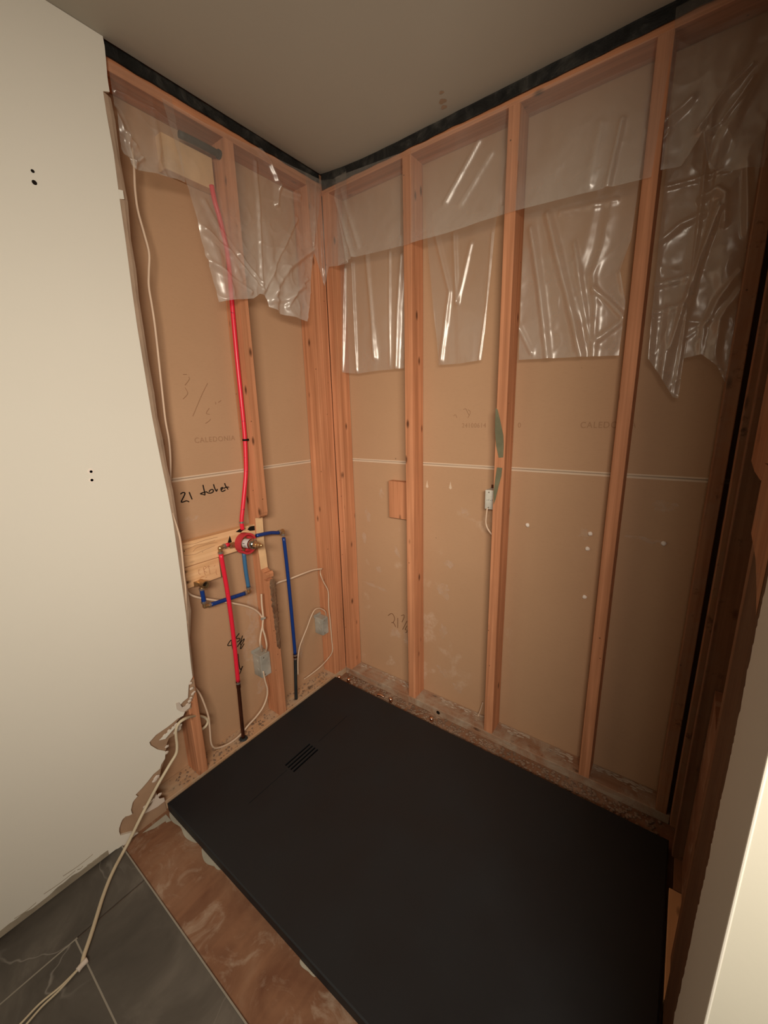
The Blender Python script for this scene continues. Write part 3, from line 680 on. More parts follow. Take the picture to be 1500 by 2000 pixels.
# backing boards of the valve
pb = empty('backing_board', (-.069, -.62, .889), 'fresh pine backing board behind the shower valve, upper one with grain arches', 'board')
mk('board', rough_board(-.0882, -.05, -.80, -.4705, .889, .984, 'y', .0006, 31), 'pine', pb)
bm = bmesh.new()
for tri in ([(-0.049,-0.607,0.934),(-0.049,-0.592,0.965),(-0.049,-0.586,0.935)], [(-0.049,-0.564,0.973),(-0.049,-0.547,0.980),(-0.049,-0.529,0.987),(-0.049,-0.515,0.977),(-0.049,-0.541,0.965)], [(-0.049,-0.508,0.970),(-0.049,-0.494,0.979),(-0.049,-0.471,0.978),(-0.049,-0.471,0.957),(-0.049,-0.496,0.961)]):
    bm.faces.new([bm.verts.new(p) for p in tri])
for f in bm.faces:
    f.normal_update()
    if f.normal.x < 0: f.normal_flip()
mk('scorch_mark', bm, 'black', pb)
ar = [[(-0.050,-0.752,0.941),(-0.050,-0.738,0.951),(-0.050,-0.713,0.954),(-0.049,-0.676,0.955),(-0.050,-0.648,0.949)], [(-0.050,-0.786,0.977),(-0.050,-0.742,0.971),(-0.049,-0.700,0.974),(-0.050,-0.645,0.972)], [(-0.050,-0.787,0.957),(-0.050,-0.759,0.959),(-0.050,-0.734,0.964),(-0.050,-0.702,0.960),(-0.050,-0.658,0.962)], [(-0.050,-0.786,0.937),(-0.050,-0.747,0.929),(-0.050,-0.716,0.934),(-0.050,-0.661,0.940)]]
strokes(pb, 'grain_line', ar, XL, .0007, 'faint', off=0)
lb = empty('backing_board', (-.069, -.72, .803), 'shorter pine backing board below the valve board, stamped in brown', 'board')
mk('board', rough_board(-.0882, -.05, -.80, -.652, .803, .8865, 'y', .0006, 32), 'pine', lb)
strokes(lb, 'stamped_lettering', [[(-0.050,-0.742,0.864),(-0.050,-0.734,0.862),(-0.050,-0.740,0.862),(-0.050,-0.740,0.847),(-0.050,-0.734,0.845)], [(-0.050,-0.720,0.868),(-0.050,-0.719,0.850),(-0.050,-0.716,0.834)], [(-0.050,-0.716,0.871),(-0.050,-0.708,0.864),(-0.050,-0.720,0.855),(-0.050,-0.709,0.843)], [(-0.050,-0.706,0.863),(-0.050,-0.699,0.867),(-0.050,-0.693,0.861)], [(-0.050,-0.699,0.867),(-0.050,-0.697,0.847),(-0.049,-0.697,0.832)], [(-0.050,-0.676,0.856),(-0.050,-0.671,0.861)], [(-0.050,-0.669,0.842),(-0.050,-0.671,0.828),(-0.050,-0.668,0.818)], [(-0.050,-0.739,0.827),(-0.050,-0.732,0.831),(-0.050,-0.723,0.830)], [(-0.050,-0.718,0.822),(-0.049,-0.711,0.824)]], XL, .0008, 'red_stamp', off=0)
thing(mk('backing_board', rough_board(-.0882, -.05, -.665, -.4905, 2.225, 2.325, 'y', .0008, 33), 'fresh', loc=(-.069, -.58, 2.225)), 'pale backing board near the ceiling behind the plastic film', 'board')
thing(mk('wood_block', rough_board(.292, .4275, .052, D-.0015, .948, 1.126, 'z', .001, 34), 'stud', loc=(.36, .07, .948)), 'small square wood block fixed beside the back wall stud', 'wood block')

# ------------------------------------------------------------------ shower tray
def tray():
    X0, X1, Y0, Y1, Z = .010, 1.524, -1.011, -.096, .035
    slots = [(.2345+k*.0165, .2430+k*.0165, -.640, -.502) for k in range(4)]
    grooves = [(.2595, .2625, -.470, -.284), (.2595, .2625, -.832, -.652)]
    rec = [(r, .006) for r in slots]+[(r, .0015) for r in grooves]
    xs = sorted({X0, X1, X0+.004, X1-.004}|{v for r, _ in rec for v in r[:2]}|{.1, .4, .6, .8, 1.0, 1.2, 1.4})
    ys = sorted({Y0, Y1, Y0+.004, Y1-.004}|{v for r, _ in rec for v in r[2:]}|{-.2, -.4, -.9})
    bm = bmesh.new()
    def zc(x, y):
        e = min(x-X0, X1-x, y-Y0, Y1-y)
        if e < .002: return Z-.002
        dd = min(1, e/.30); return Z-.006*dd
    def dep(i, j):
        mx_, my_ = (xs[i]+xs[i+1])/2, (ys[j]+ys[j+1])/2
        for (a, b, c_, d), h in rec:
            if a < mx_ < b and c_ < my_ < d: return h
        return 0
    cell = {}
    for i in range(len(xs)-1):
        for j in range(len(ys)-1):
            h = dep(i, j); q = [(xs[i], ys[j]), (xs[i+1], ys[j]), (xs[i+1], ys[j+1]), (xs[i], ys[j+1])]
            bm.faces.new([bm.verts.new((x, y, zc(x, y)-h)) for x, y in q])
            cell[i, j] = h
            for (di, dj, e) in ((-1, 0, (3, 0)), (1, 0, (1, 2)), (0, -1, (0, 1)), (0, 1, (2, 3))):
                h2 = dep(i+di, j+dj) if 0 <= i+di < len(xs)-1 and 0 <= j+dj < len(ys)-1 else h
                if h2 < h:
                    p, r = q[e[0]], q[e[1]]
                    bm.faces.new([bm.verts.new(v) for v in ((*p, zc(*p)-h), (*r, zc(*r)-h), (*r, zc(*r)-h2), (*p, zc(*p)-h2))])
    bmesh.ops.remove_doubles(bm, verts=bm.verts, dist=1e-6)
    # side skirt
    c4 = [(X0, Y0), (X1, Y0), (X1, Y1), (X0, Y1)]
    for k in range(4):
        a, b = c4[k], c4[(k+1) % 4]
        line = [(x, a[1]) for x in xs] if a[1] == b[1] else [(a[0], y) for y in ys]
        for p, r in zip(line[:-1], line[1:]):
            bm.faces.new([bm.verts.new(v) for v in ((*p, .0005), (*r, .0005), (*r, Z-.002), (*p, Z-.002))])
    bmesh.ops.remove_doubles(bm, verts=bm.verts, dist=1e-6)
    bmesh.ops.recalc_face_normals(bm, faces=bm.faces)
    return bm, slots, grooves
tr_ = empty('shower_tray', (.767, -.55, 0), 'large matt black shower tray filling the alcove floor', 'shower tray')
bm, slots, grooves = tray(); mk('tray_body', bm, 'pan', tr_)
bm = bmesh.new()  # near-black fill paints the shade inside slots and grooves
for a, b, c_, d in slots: box(bm, a+.0003, b-.0003, c_+.0003, d-.0003, .0255, .0262)
for a, b, c_, d in grooves: box(bm, a+.0001, b-.0001, c_, d, .0272, .0282)
mk('slot_shade_fill', bm, 'slot', tr_)['label'] = 'black fill painting the shade in four drain slots and two fold grooves'

# debris on the bottom plates and in the gap behind the tray
def rubble(n, fx, fy, z, label, big=.004):
    bm = bmesh.new()
    for i in range(n):
        x, y = random.uniform(*fx), random.uniform(*fy)
        r = random.uniform(.0012, big); res = bmesh.ops.create_icosphere(bm, subdivisions=1, radius=r)
        for v in res['verts']:
            v.co = Vector((v.co.x*random.uniform(.8, 1.6), v.co.y*random.uniform(.8, 1.6), v.co.z*.6))+Vector((x, y, z+r*.3))
    o = mk('rubble', bm, 'dust', loc=((fx[0]+fx[1])/2, (fy[0]+fy[1])/2, z)); o['kind'] = 'stuff'; thing(o, label, 'debris')
rubble(1100, (.03, 1.5), (-.092, -.006), .0012, 'crumbs of plaster and wood filling the gap behind the tray', .0065)
rubble(260, (-.08, -.004), (-.95, -.1), .0392, 'crumbs of plaster and wood on the left bottom plate')
bm = bmesh.new()
for (x0, x1, seed) in ((.05, .42, 1), (.475, .82, 2), (.88, 1.2, 3), (1.27, 1.47, 4)):
    for k in range(110):
        x = random.uniform(x0, x1); y = .086-abs(random.gauss(0, .016)); r = random.uniform(.002, .008)
        if x-r*1.5 < x0 or x+r*1.5 > x1 or y+r > .087 or noise.noise(Vector((x*9, seed*3, 0))) < -.15: continue
        res = bmesh.ops.create_icosphere(bm, subdivisions=2, radius=r)
        for v in res['verts']:
            v.co *= 1+.5*noise.noise(v.co*150+Vector((k, seed, 0)))
            v.co = Vector((v.co.x*1.5, v.co.y*.6, v.co.z*.25))+Vector((x, y, .0395))
o = mk('plaster_residue', bm, 'residue'); o['kind'] = 'stuff'; thing(o, 'pale plaster residue caked along the back of the bottom plate', 'plaster residue')

# ------------------------------------------------------------------ plumbing
AX = Vector((1, 0, .0))
def ring(parent, p, d, r=.0105, w_=.008, mat='ring'):
    d = Vector(d).normalized(); return mk('crimp_ring', lt(Vector(p)-d*w_/2, d, [(0, r), (w_, r)], 14), mat, parent, smooth=False)
def elbow(parent, p, d1, d2, r=.0075, L=.016):
    p = Vector(p); d1 = Vector(d1).normalized(); d2 = Vector(d2).normalized()
    bm = bmesh.new(); tube(bm, [p+d1*L, p+d1*L*.35, p, p+d2*L*.35, p+d2*L], r, 12, 5)
    o = mk('elbow_fitting', bm, 'brass', parent, smooth=True)
    ring(o, p+d1*(L+.004), d1); ring(o, p+d2*(L+.004), d2); return o
def pipe(name, pts, r, mat, label, cat='pipe', extras=None, sm=6, group=None):
    root = empty(name, pts[0], label, cat, group)
    mk('tube', tb(pts, r, 12, sm), mat, root, smooth=True)
    return root
V = Vector((-.012, -.545, .925))      # valve centre
up_pts = [(-0.030,-0.516,2.226),(-0.030,-0.509,2.177),(-0.030,-0.496,2.126),(-0.030,-0.479,2.015),(-0.030,-0.482,1.859),(-0.030,-0.485,1.658),(-0.030,-0.485,1.505),(-0.030,-0.486,1.365),(-0.030,-0.493,1.262),(-0.030,-0.501,1.200),(-0.030,-0.527,1.086),(-0.030,-0.543,1.017),(-0.030,-0.542,0.982)]
rp = pipe('red_pipe', up_pts, .0085, 'red', 'bright red water pipe rising beside the middle stud up to the ceiling', group='red pipes')
cl = Vector([(-0.030,-0.486,1.346)][0])
bm = lt(cl-Vector((0, 0, .004)), (0, 0, 1), [(0, .0108), (.008, .0108)], 14); box(bm, cl.x-.01, cl.x+.004, cl.y, cl.y+.026, cl.z-.004, cl.z+.004)
mk('pipe_clip', bm, 'black', rp)
ring(rp, [(-0.030,-0.543,1.013)][0], (0, 0, 1))
# lower red pipe, elbow and brass tail to the valve
e0 = Vector([(-0.022,-0.658,0.935)][0]); e0.x = -.022
lo = [(-0.022,-0.657,0.909),(-0.022,-0.649,0.757),(-0.022,-0.646,0.618),(-0.022,-0.647,0.475),(-0.022,-0.651,0.326)]
rl = pipe('red_pipe', lo, .0088, 'red', 'red water pipe dropping from the elbow left of the valve to a copper stub', group='red pipes')
elbow(rl, e0, (0, 1, .08), (0, .02, -1))
h1 = Vector([(-0.022,-0.617,0.939)][0])
mk('tube', tb([e0+Vector((0, .022, .002)), h1], .0082, 10, 1), 'red', rl, smooth=True)
cu = Vector([(-0.022,-0.651,0.326)][0]); cb = Vector([(-0.022,-0.659,0.045)][0]); cb.z = .04
cp = pipe('copper_pipe', [cu+Vector((0, 0, -.002)), (cu+cb)/2, cb], .0078, 'copper', 'dark tarnished copper stub under the lower red pipe', 'pipe')
mk('coupling', lt(cu-Vector((0, 0, .03)), (0, 0, 1), [(0, .0095), (.03, .0095), (.032, .008)], 14), 'copper', cp)
ring(cp, cu-Vector((0, 0, .006)), (0, 0, 1))
mk('floor_collar', lt((cb.x, cb.y, .0385), (0, 0, 1), [(0, .02), (.004, .016), (.006, .01)], 12), 'dark_pipe', cp)
# blue pipes
be = Vector([(-0.025,-0.341,0.929)][0]); bs = Vector([(-0.020,-0.486,0.942)][0])
br = pipe('blue_pipe', [be+Vector((0, -.024, -.006)), (be+bs)/2, bs], .0082, 'blue', 'short dark blue pipe from the valve to the right-hand elbow', group='blue pipes')
bd = [(-0.025,-0.339,0.894),(-0.025,-0.334,0.741),(-0.025,-0.331,0.557),(-0.025,-0.330,0.406),(-0.025,-0.330,0.288)]
b2 = pipe('blue_pipe', bd, .0085, 'blue', 'long dark blue pipe dropping right of the middle stud', group='blue pipes')
elbow(b2, be, (0, -1, -.2), Vector(bd[0])-be)
c0 = Vector(bd[-1]); c1 = Vector([(-0.025,-0.348,0.049)][0]); c1.z = .04
cp2 = pipe('copper_pipe', [c0+Vector((0, 0, -.002)), (c0+c1)/2, c1], .008, 'dark_pipe', 'blackened copper stub under the long blue pipe', 'pipe')
mk('coupling', lt(c0-Vector((0, 0, .03)), (0, 0, 1), [(0, .0098), (.03, .0098)], 14), 'copper', cp2)
ring(cp2, c0-Vector((0, 0, .006)), (0, 0, 1)); ring(cp2, c0-Vector((0, 0, .024)), (0, 0, 1))
lbp = [(-0.030,-0.549,0.880),(-0.030,-0.549,0.800),(-0.030,-0.545,0.726)]
b3 = pipe('blue_pipe', lbp, .0085, 'lblue', 'lighter blue pipe coming straight down out of the valve', group='blue pipes')
ec = Vector([(-0.030,-0.543,0.701)][0])
el = Vector([(-0.030,-0.746,0.716)][0])
elbow(b3, ec, Vector(lbp[-1])-ec, el-ec)
d_ = (el-ec).normalized()
b4 = pipe('blue_pipe', [ec+d_*.024, (ec+el)/2, el-d_*.024], .0085, 'blue', 'dark blue pipe running sideways behind the lower red pipe', group='blue pipes')
er = Vector([(-0.030,-0.748,0.790)][0])
d2 = (er-el).normalized()
elbow(b4, el, -d_, d2)
b5 = pipe('blue_pipe', [el+d2*.022, (el+er)/2, er], .0085, 'blue', 'short upright blue pipe under the brass spout elbow', group='blue pipes')
# drop-ear elbow on the lower board
de_c = Vector([(-0.030,-0.741,0.813)][0])
de = empty('spout_elbow', de_c, 'round brass outlet elbow screwed to the lower backing board', 'elbow')
bm = lt(de_c-Vector((.018, 0, 0)), (1, 0, -.05), [(0, .013), (.018, .013), (.023, .0165), (.040, .0165), (.040, .0122), (.024, .0115)], 20)
mk('elbow_body', bm, 'brass', de, smooth=False)
mk('bore', lt(de_c+Vector((.003, 0, 0)), (1, 0, -.05), [(0, .0112), (.006, .0112)], 16), 'black', de)
bm = bx(-.0495, -.046, de_c.y-.026, de_c.y+.010, de_c.z-.012, de_c.z+.010, .001)
mk('ear_plate', bm, 'brass', de)
mk('socket', tb([er+Vector((0, 0, .0)), (er+de_c)/2, de_c+Vector((-.01, 0, -.008))], .0095, 12, 3), 'brass', de, smooth=True)
ring(de, er+d2*.002, d2)
# mixing valve
vv = empty('shower_valve', V, 'shower mixing valve with a red plastic guard ring and chrome barrel', 'valve')
va = Vector((1, .08, .05)).normalized()
bm = lt(V-va*.034, va, [(0, .020), (.004, .024), (.026, .024), (.03, .021)], 20)
for dd in ((0, 1, .1), (0, -1, -.02), (0, .15, 1), (0, -.15, -1)):
    lathe(bm, V-va*.02, dd, [(0, .012), (.030, .012), (.032, .0105), (.042, .0105)], 14)
mk('valve_body', bm, 'brass', vv)
# left inlet nut
mk('union_nut', lt(V+Vector((-.02, -.040, .003)), (0, -1, -.02), [(0, .009), (.003, .0115), (.022, .0115), (.024, .009)], 6), 'brass', vv)
bm = bmesh.new(); n = 40; u = Vector((0, 0, 1)); u = (u-va*u.dot(va)).normalized(); v_ = va.cross(u)
for seg0, seg1 in ((0.02, .40), (.45, .97)):
    rings_ = []
    for i in range(n+1):
        a = 2*math.pi*(seg0+(seg1-seg0)*i/n)+2.2
        dr = u*math.cos(a)+v_*math.sin(a)
        r0, r1 = .0365, .0445
        rings_.append([bm.verts.new(V+dr*r+va*h) for r, h in ((r0, -.016), (r1, -.016), (r1, .014), (r0, .014))])
    for a, b in zip(rings_[:-1], rings_[1:]):
        for k in range(4): bm.faces.new((a[k], b[k], b[(k+1) % 4], a[(k+1) % 4]))
    bm.faces.new(rings_[0][::-1]); bm.faces.new(rings_[-1])
lathe(bm, V-va*.018, va, [(0, .043), (.004, .043)], 32)
bmesh.ops.recalc_face_normals(bm, faces=bm.faces)
mk('guard_ring', bm, 'redplastic', vv)
slv = mk('sleeve', lt(V-va*.012, va, [(0, .0195), (.04, .0195)], 24), 'white_plastic', vv, smooth=False)
bm = bmesh.new()
for k in range(5):
    a = 1.3+k*.55; dr = u*math.cos(a)+v_*math.sin(a); c_ = V+dr*.0197+va*(.008+.006*(k % 2))
    tube(bm, [c_-va*.006, c_+va*.006], .0012, 6, 1)
mk('printed_mark', bm, 'black', slv)
brl = mk('barrel', lt(V+va*.028, va, [(0, .0175), (.004, .021), (.018, .021), (.022, .017), (.026, .0165)], 28), 'chrome', vv, smooth=True)
mk('bonnet_nut', lt(V+va*.054, va, [(0, .0145), (.014, .0145), (.016, .012)], 6), 'brass', brl)
mk('stem', lt(V+va*.070, va, [(0, .010), (.012, .010), (.014, .0065), (.026, .0065), (.028, .004)], 14), 'brass', brl)
# shower-head stub near the ceiling
hb = empty('shower_elbow', (-.035, -.47, 2.325), 'dark pipe stub lying along the top backing board behind the film', 'pipe stub')
mk('pipe_stub', tb([(-0.030,-0.615,2.333),(-0.030,-0.544,2.336),(-0.030,-0.478,2.336)], .011, 14, 3), 'dark_pipe', hb, smooth=True)
mk('open_end', lt([(-0.030,-0.478,2.336)][0], (0, 1, -.05), [(0, .0145), (.022, .0145), (.022, .010), (.012, .010)], 14), 'dark_pipe', hb)

# copper nail caps shining in the gap behind the tray
for i, ((x, y), lab) in enumerate((((.012, -.070), 'shiny copper cap in the corner at the tray tip'), ((.070, -.055), 'shiny copper cap second from the corner seam'), ((.354, -.052), 'bright copper cap beside the loose copper strip'), ((.593, -.051), 'copper cap set in a dark hole of the back plate'))):
    o = mk('copper_disc', lt((x, y, .001), (0, 0, 1), [(0, .010), (.016, .010), (.021, .008), (.024, .004)], 16), 'shiny_copper', loc=(x, y, .001), smooth=True)
    thing(o, lab, 'copper cap', 'copper caps in the gap behind the tray')
thing(mk('copper_strip', tb([(.272, -.060, .012), (.29, -.056, .015), (.312, -.054, .012)], .006, 8, 3), 'shiny_copper', loc=(.29, -.056, .001), smooth=True), 'small bent copper strip lying in the gap behind the tray', 'copper strip')
bm = bmesh.new(); lathe(bm, (.60, -.0005, .020), (0, -1, 0), [(0, .010), (.0012, .009)], 7)
thing(mk('knot_hole', bm, 'black', loc=(.6, 0, .01)), 'black notch in the front of the back bottom plate above a copper cap', 'hole')

# ------------------------------------------------------------------ electrical boxes
def steel_box(name, x0, x1, y0, y1, z0, z1, label, screw_face='x', cat='electrical box', mt='steel'):
    r = empty(name, ((x0+x1)/2, (y0+y1)/2, z0), label, cat, 'metal electrical boxes')
    body = mk('box_body', bx(x0, x1, y0, y1, z0, z1, .0025), mt, r)
    if screw_face == 'x':
        for zz in (z0+.25*(z1-z0), z0+.75*(z1-z0)):
            mk('knockout', lt((x1-.0003, (y0+y1)/2, zz), (1, 0, 0), [(0, .0105), (.0012, .010)], 16), mt, body)
        for k in (.12, .88): mk('screw', lt((x1, y0+.3*(y1-y0), z0+k*(z1-z0)), (1, 0, 0), [(0, .0035), (.003, .003)], 10), 'ring', body)
        for k in (.3, .7): mk('knockout', lt(((x0+x1)/2, y0+.0003, z0+k*(z1-z0)), (0, -1, 0), [(0, .0105), (.0012, .010)], 16), mt, body)
    else:
        for zz in (z0+.22*(z1-z0), z0+.78*(z1-z0)):
            mk('knockout', lt(((x0+x1)/2, y0+.0003, zz), (0, -1, 0), [(0, .0085), (.001, .008)], 16), mt, body)
        for k in (.1, .9): mk('screw', lt(((x0+x1)/2-.006, y0, z0+k*(z1-z0)), (0, -1, 0), [(0, .0028), (.003, .0025)], 10), 'ring', body)
    ear = bx(x0+.002, x0+.004, y0-.006, y1+.002, z1-.004, z1+.012, .0005) if screw_face == 'x' else bx(x0+.004, x1-.004, y1-.006, y1-.003, z1-.002, z1+.014, .0005)
    mk('mounting_ear', ear, 'copper' if screw_face == 'y' else mt, r)
    return r
steel_box('electrical_box', -.088, -.030, -.525, -.4725, .262, .375, 'grey metal electrical box on the left side of the rotted stud')
steel_box('electrical_box', -.088, -.030, -.130, -.0865, .288, .382, 'grey metal electrical box beside the end stud near the corner')
b3x = steel_box('electrical_box', .788, .8325, .030, .0875, 1.052, 1.130, 'small white-flecked metal box left of the green-stained stud', 'y', mt='pale_steel')
bm = bmesh.new()
for k in range(4):
    tube(bm, [(.796+k*.007, .0292, 1.088), (.799+k*.007, .0292, 1.094 if k % 2 else 1.091)], .0006, 5, 1)
mk('printed_mark', bm, 'black', b3x)

# ------------------------------------------------------------------ cables
def cable(pts, r, label, mat='cable', flat=None, sm=6, name='cable'):
    o = mk(name, tb(pts, r, 10, sm, flat), mat, loc=pts[0], smooth=True); return thing(o, label, 'cable', 'cream electrical cables')
cable([(-0.045,-0.765,2.235),(-0.045,-0.768,2.181),(-0.045,-0.774,2.125),(-0.045,-0.775,2.069),(-0.045,-0.766,2.009),(-0.045,-0.759,1.953),(-0.045,-0.768,1.899),(-0.045,-0.775,1.853),(-0.045,-0.774,1.792),(-0.045,-0.774,1.730),(-0.045,-0.778,1.617),(-0.045,-0.782,1.518),(-0.045,-0.785,1.433),(-0.045,-0.783,1.363),(-0.045,-0.788,1.292),(-0.045,-0.801,1.202)]+[(-0.020,-0.818,1.143)], .0042, 'cream cable hanging down inside the wall beside the cut drywall edge', flat=.0035)
cable([(0.006,-0.833,1.117),(0.006,-0.826,1.079),(0.006,-0.819,1.025),(0.006,-0.820,0.967),(0.006,-0.824,0.890),(0.006,-0.826,0.831),(0.006,-0.834,0.763),(0.006,-0.840,0.693)], .0042, 'cream cable running over the drywall edge left of the backing boards', flat=.0035)
cable([(-0.035,-0.809,0.814),(-0.035,-0.792,0.784),(-0.035,-0.762,0.760),(-0.035,-0.729,0.740),(-0.035,-0.677,0.711),(-0.035,-0.611,0.672),(-0.035,-0.560,0.639),(-0.035,-0.517,0.601),(-0.035,-0.492,0.560)]+[(-0.012,-0.504,0.542),(-0.012,-0.522,0.490),(-0.012,-0.530,0.448)]+[(-0.050,-0.498,0.382)], .0042, 'cream cable sagging from the backing board to the box on the rotted stud')
cable([(-0.006,-0.501,0.681),(-0.006,-0.504,0.633),(-0.006,-0.504,0.572),(-0.006,-0.512,0.525),(-0.006,-0.504,0.475),(-0.006,-0.501,0.425)]+[(-0.040,-0.486,0.376)], .0042, 'second cream cable stapled down the rotted stud into the same box')
thing(mk('cable_staple', bx(-.006, .004, [(0.000,-0.519,0.573)][0][1], [(0.000,-0.498,0.563)][0][1], [(0.000,-0.509,0.568)][0][2]-.004, [(0.000,-0.509,0.568)][0][2]+.004, .001), 'steel', loc=[(0.000,-0.509,0.568)][0]), 'metal staple pinning two cables to the rotted stud', 'staple')
p = [(-0.030,-0.517,0.296),(-0.030,-0.512,0.241),(-0.030,-0.505,0.196),(-0.030,-0.513,0.154),(-0.030,-0.540,0.116),(-0.030,-0.580,0.093),(-0.030,-0.620,0.080),(-0.030,-0.659,0.063),(-0.030,-0.691,0.057),(-0.030,-0.729,0.059),(-0.030,-0.768,0.072),(-0.030,-0.790,0.089),(-0.030,-0.799,0.122),(-0.030,-0.796,0.182),(-0.030,-0.794,0.243),(-0.030,-0.803,0.310),(-0.030,-0.815,0.366),(-0.030,-0.831,0.406)]
cable(p, .0045, 'cream cable looping from the lower box along the plate to the torn drywall', flat=.0038)
cable([(-0.070,-0.381,0.662)]+[(-0.050,-0.368,0.678),(-0.050,-0.307,0.672)]+[(-0.035,-0.238,0.678),(-0.035,-0.162,0.674),(-0.035,-0.102,0.660)], .0044, 'cream cable passing behind the long blue pipe to the end stud')
cable([(-0.030,-0.118,0.661)]+[(-0.004,-0.144,0.650),(-0.004,-0.126,0.602),(-0.004,-0.098,0.539),(-0.004,-0.101,0.453),(-0.004,-0.096,0.362),(-0.004,-0.093,0.253),(-0.004,-0.094,0.185)]+[(-0.030,-0.107,0.136),(-0.030,-0.168,0.119)]+[(-0.060,-0.224,0.086),(-0.060,-0.257,0.087)], .0028, 'thin tan cable running down the end stud and back across the bay')
cable([(-0.040,-0.090,0.375)]+[(-0.020,-0.110,0.420),(-0.020,-0.131,0.446),(-0.020,-0.159,0.464),(-0.020,-0.188,0.465),(-0.020,-0.216,0.437),(-0.020,-0.244,0.395),(-0.020,-0.276,0.353),(-0.020,-0.304,0.310),(-0.020,-0.320,0.247),(-0.020,-0.327,0.169)], .0028, 'thin tan cable arching from the corner box down beside the blue pipe')
cable([(0.799,0.030,1.057),(0.796,0.030,1.019),(0.796,0.030,0.993),(0.805,0.030,0.970),(0.823,0.030,0.949)], .0036, 'short cream cable dangling below the small white-flecked box')
cable([(0.796,0.070,0.121),(0.787,0.070,0.080),(0.776,0.070,0.038)]+[(0.780,0.050,0.023)], .0030, 'short cable stub poking up from the bottom plate by the green-stained stud')
# yellowed cable leaving the wall and dropping to the floor
pc = [(-.03,)+tuple(q[1:]) for q in [(-0.030,-0.833,0.207),(-0.030,-0.810,0.210),(-0.030,-0.799,0.227),(-0.030,-0.813,0.256)]]+[(-.005,)+tuple(q[1:]) for q in [(-0.005,-0.857,0.304)]]
pc += [(0.030,-0.906,0.344),(0.030,-0.932,0.342),(0.030,-0.946,0.323),(0.030,-0.950,0.293),(0.030,-0.952,0.258),(0.030,-0.960,0.228),(0.030,-0.986,0.203)]+[(0.035,-1.035,0.162),(0.035,-1.074,0.120)]+[(0.040,-1.113,0.082),(0.040,-1.148,0.039)]
pc += [(0.047,-1.180,0.012),(0.075,-1.213,0.012),(0.105,-1.243,0.012),(0.144,-1.275,0.012),(0.186,-1.305,0.012),(0.226,-1.334,0.012),(0.257,-1.358,0.012),(0.276,-1.368,0.012)]
fc = empty('extension_cable', pc[-1], 'yellowed cable coming out of the torn drywall and down across the slate tiles', 'cable')
mk('cable_jacket', tb(pc, .0055, 12, 6, .0048), 'cable_yel', fc, smooth=True)
e = Vector(pc[-1])
for k, tgt in enumerate(([(0.279,-1.415,0.010),(0.275,-1.459,0.010),(0.281,-1.502,0.010)], [(0.285,-1.419,0.010),(0.286,-1.457,0.010),(0.294,-1.493,0.010)])):
    far = Vector(tgt[-1]); ext = far+(far-Vector(tgt[0]))*.8
    mk('inner_wire', tb([e+Vector((0, 0, 0)), *tgt, (ext.x, ext.y, .009)], .0026, 8, 5), 'cable_yel', fc, smooth=True)
mk('end_wrap', tb([e+Vector((-.001, .012, .0)), e+Vector((0, 0, 0)), e+Vector((0.004, -.012, 0))], .0068, 10, 3), 'gypsum', fc, smooth=True)

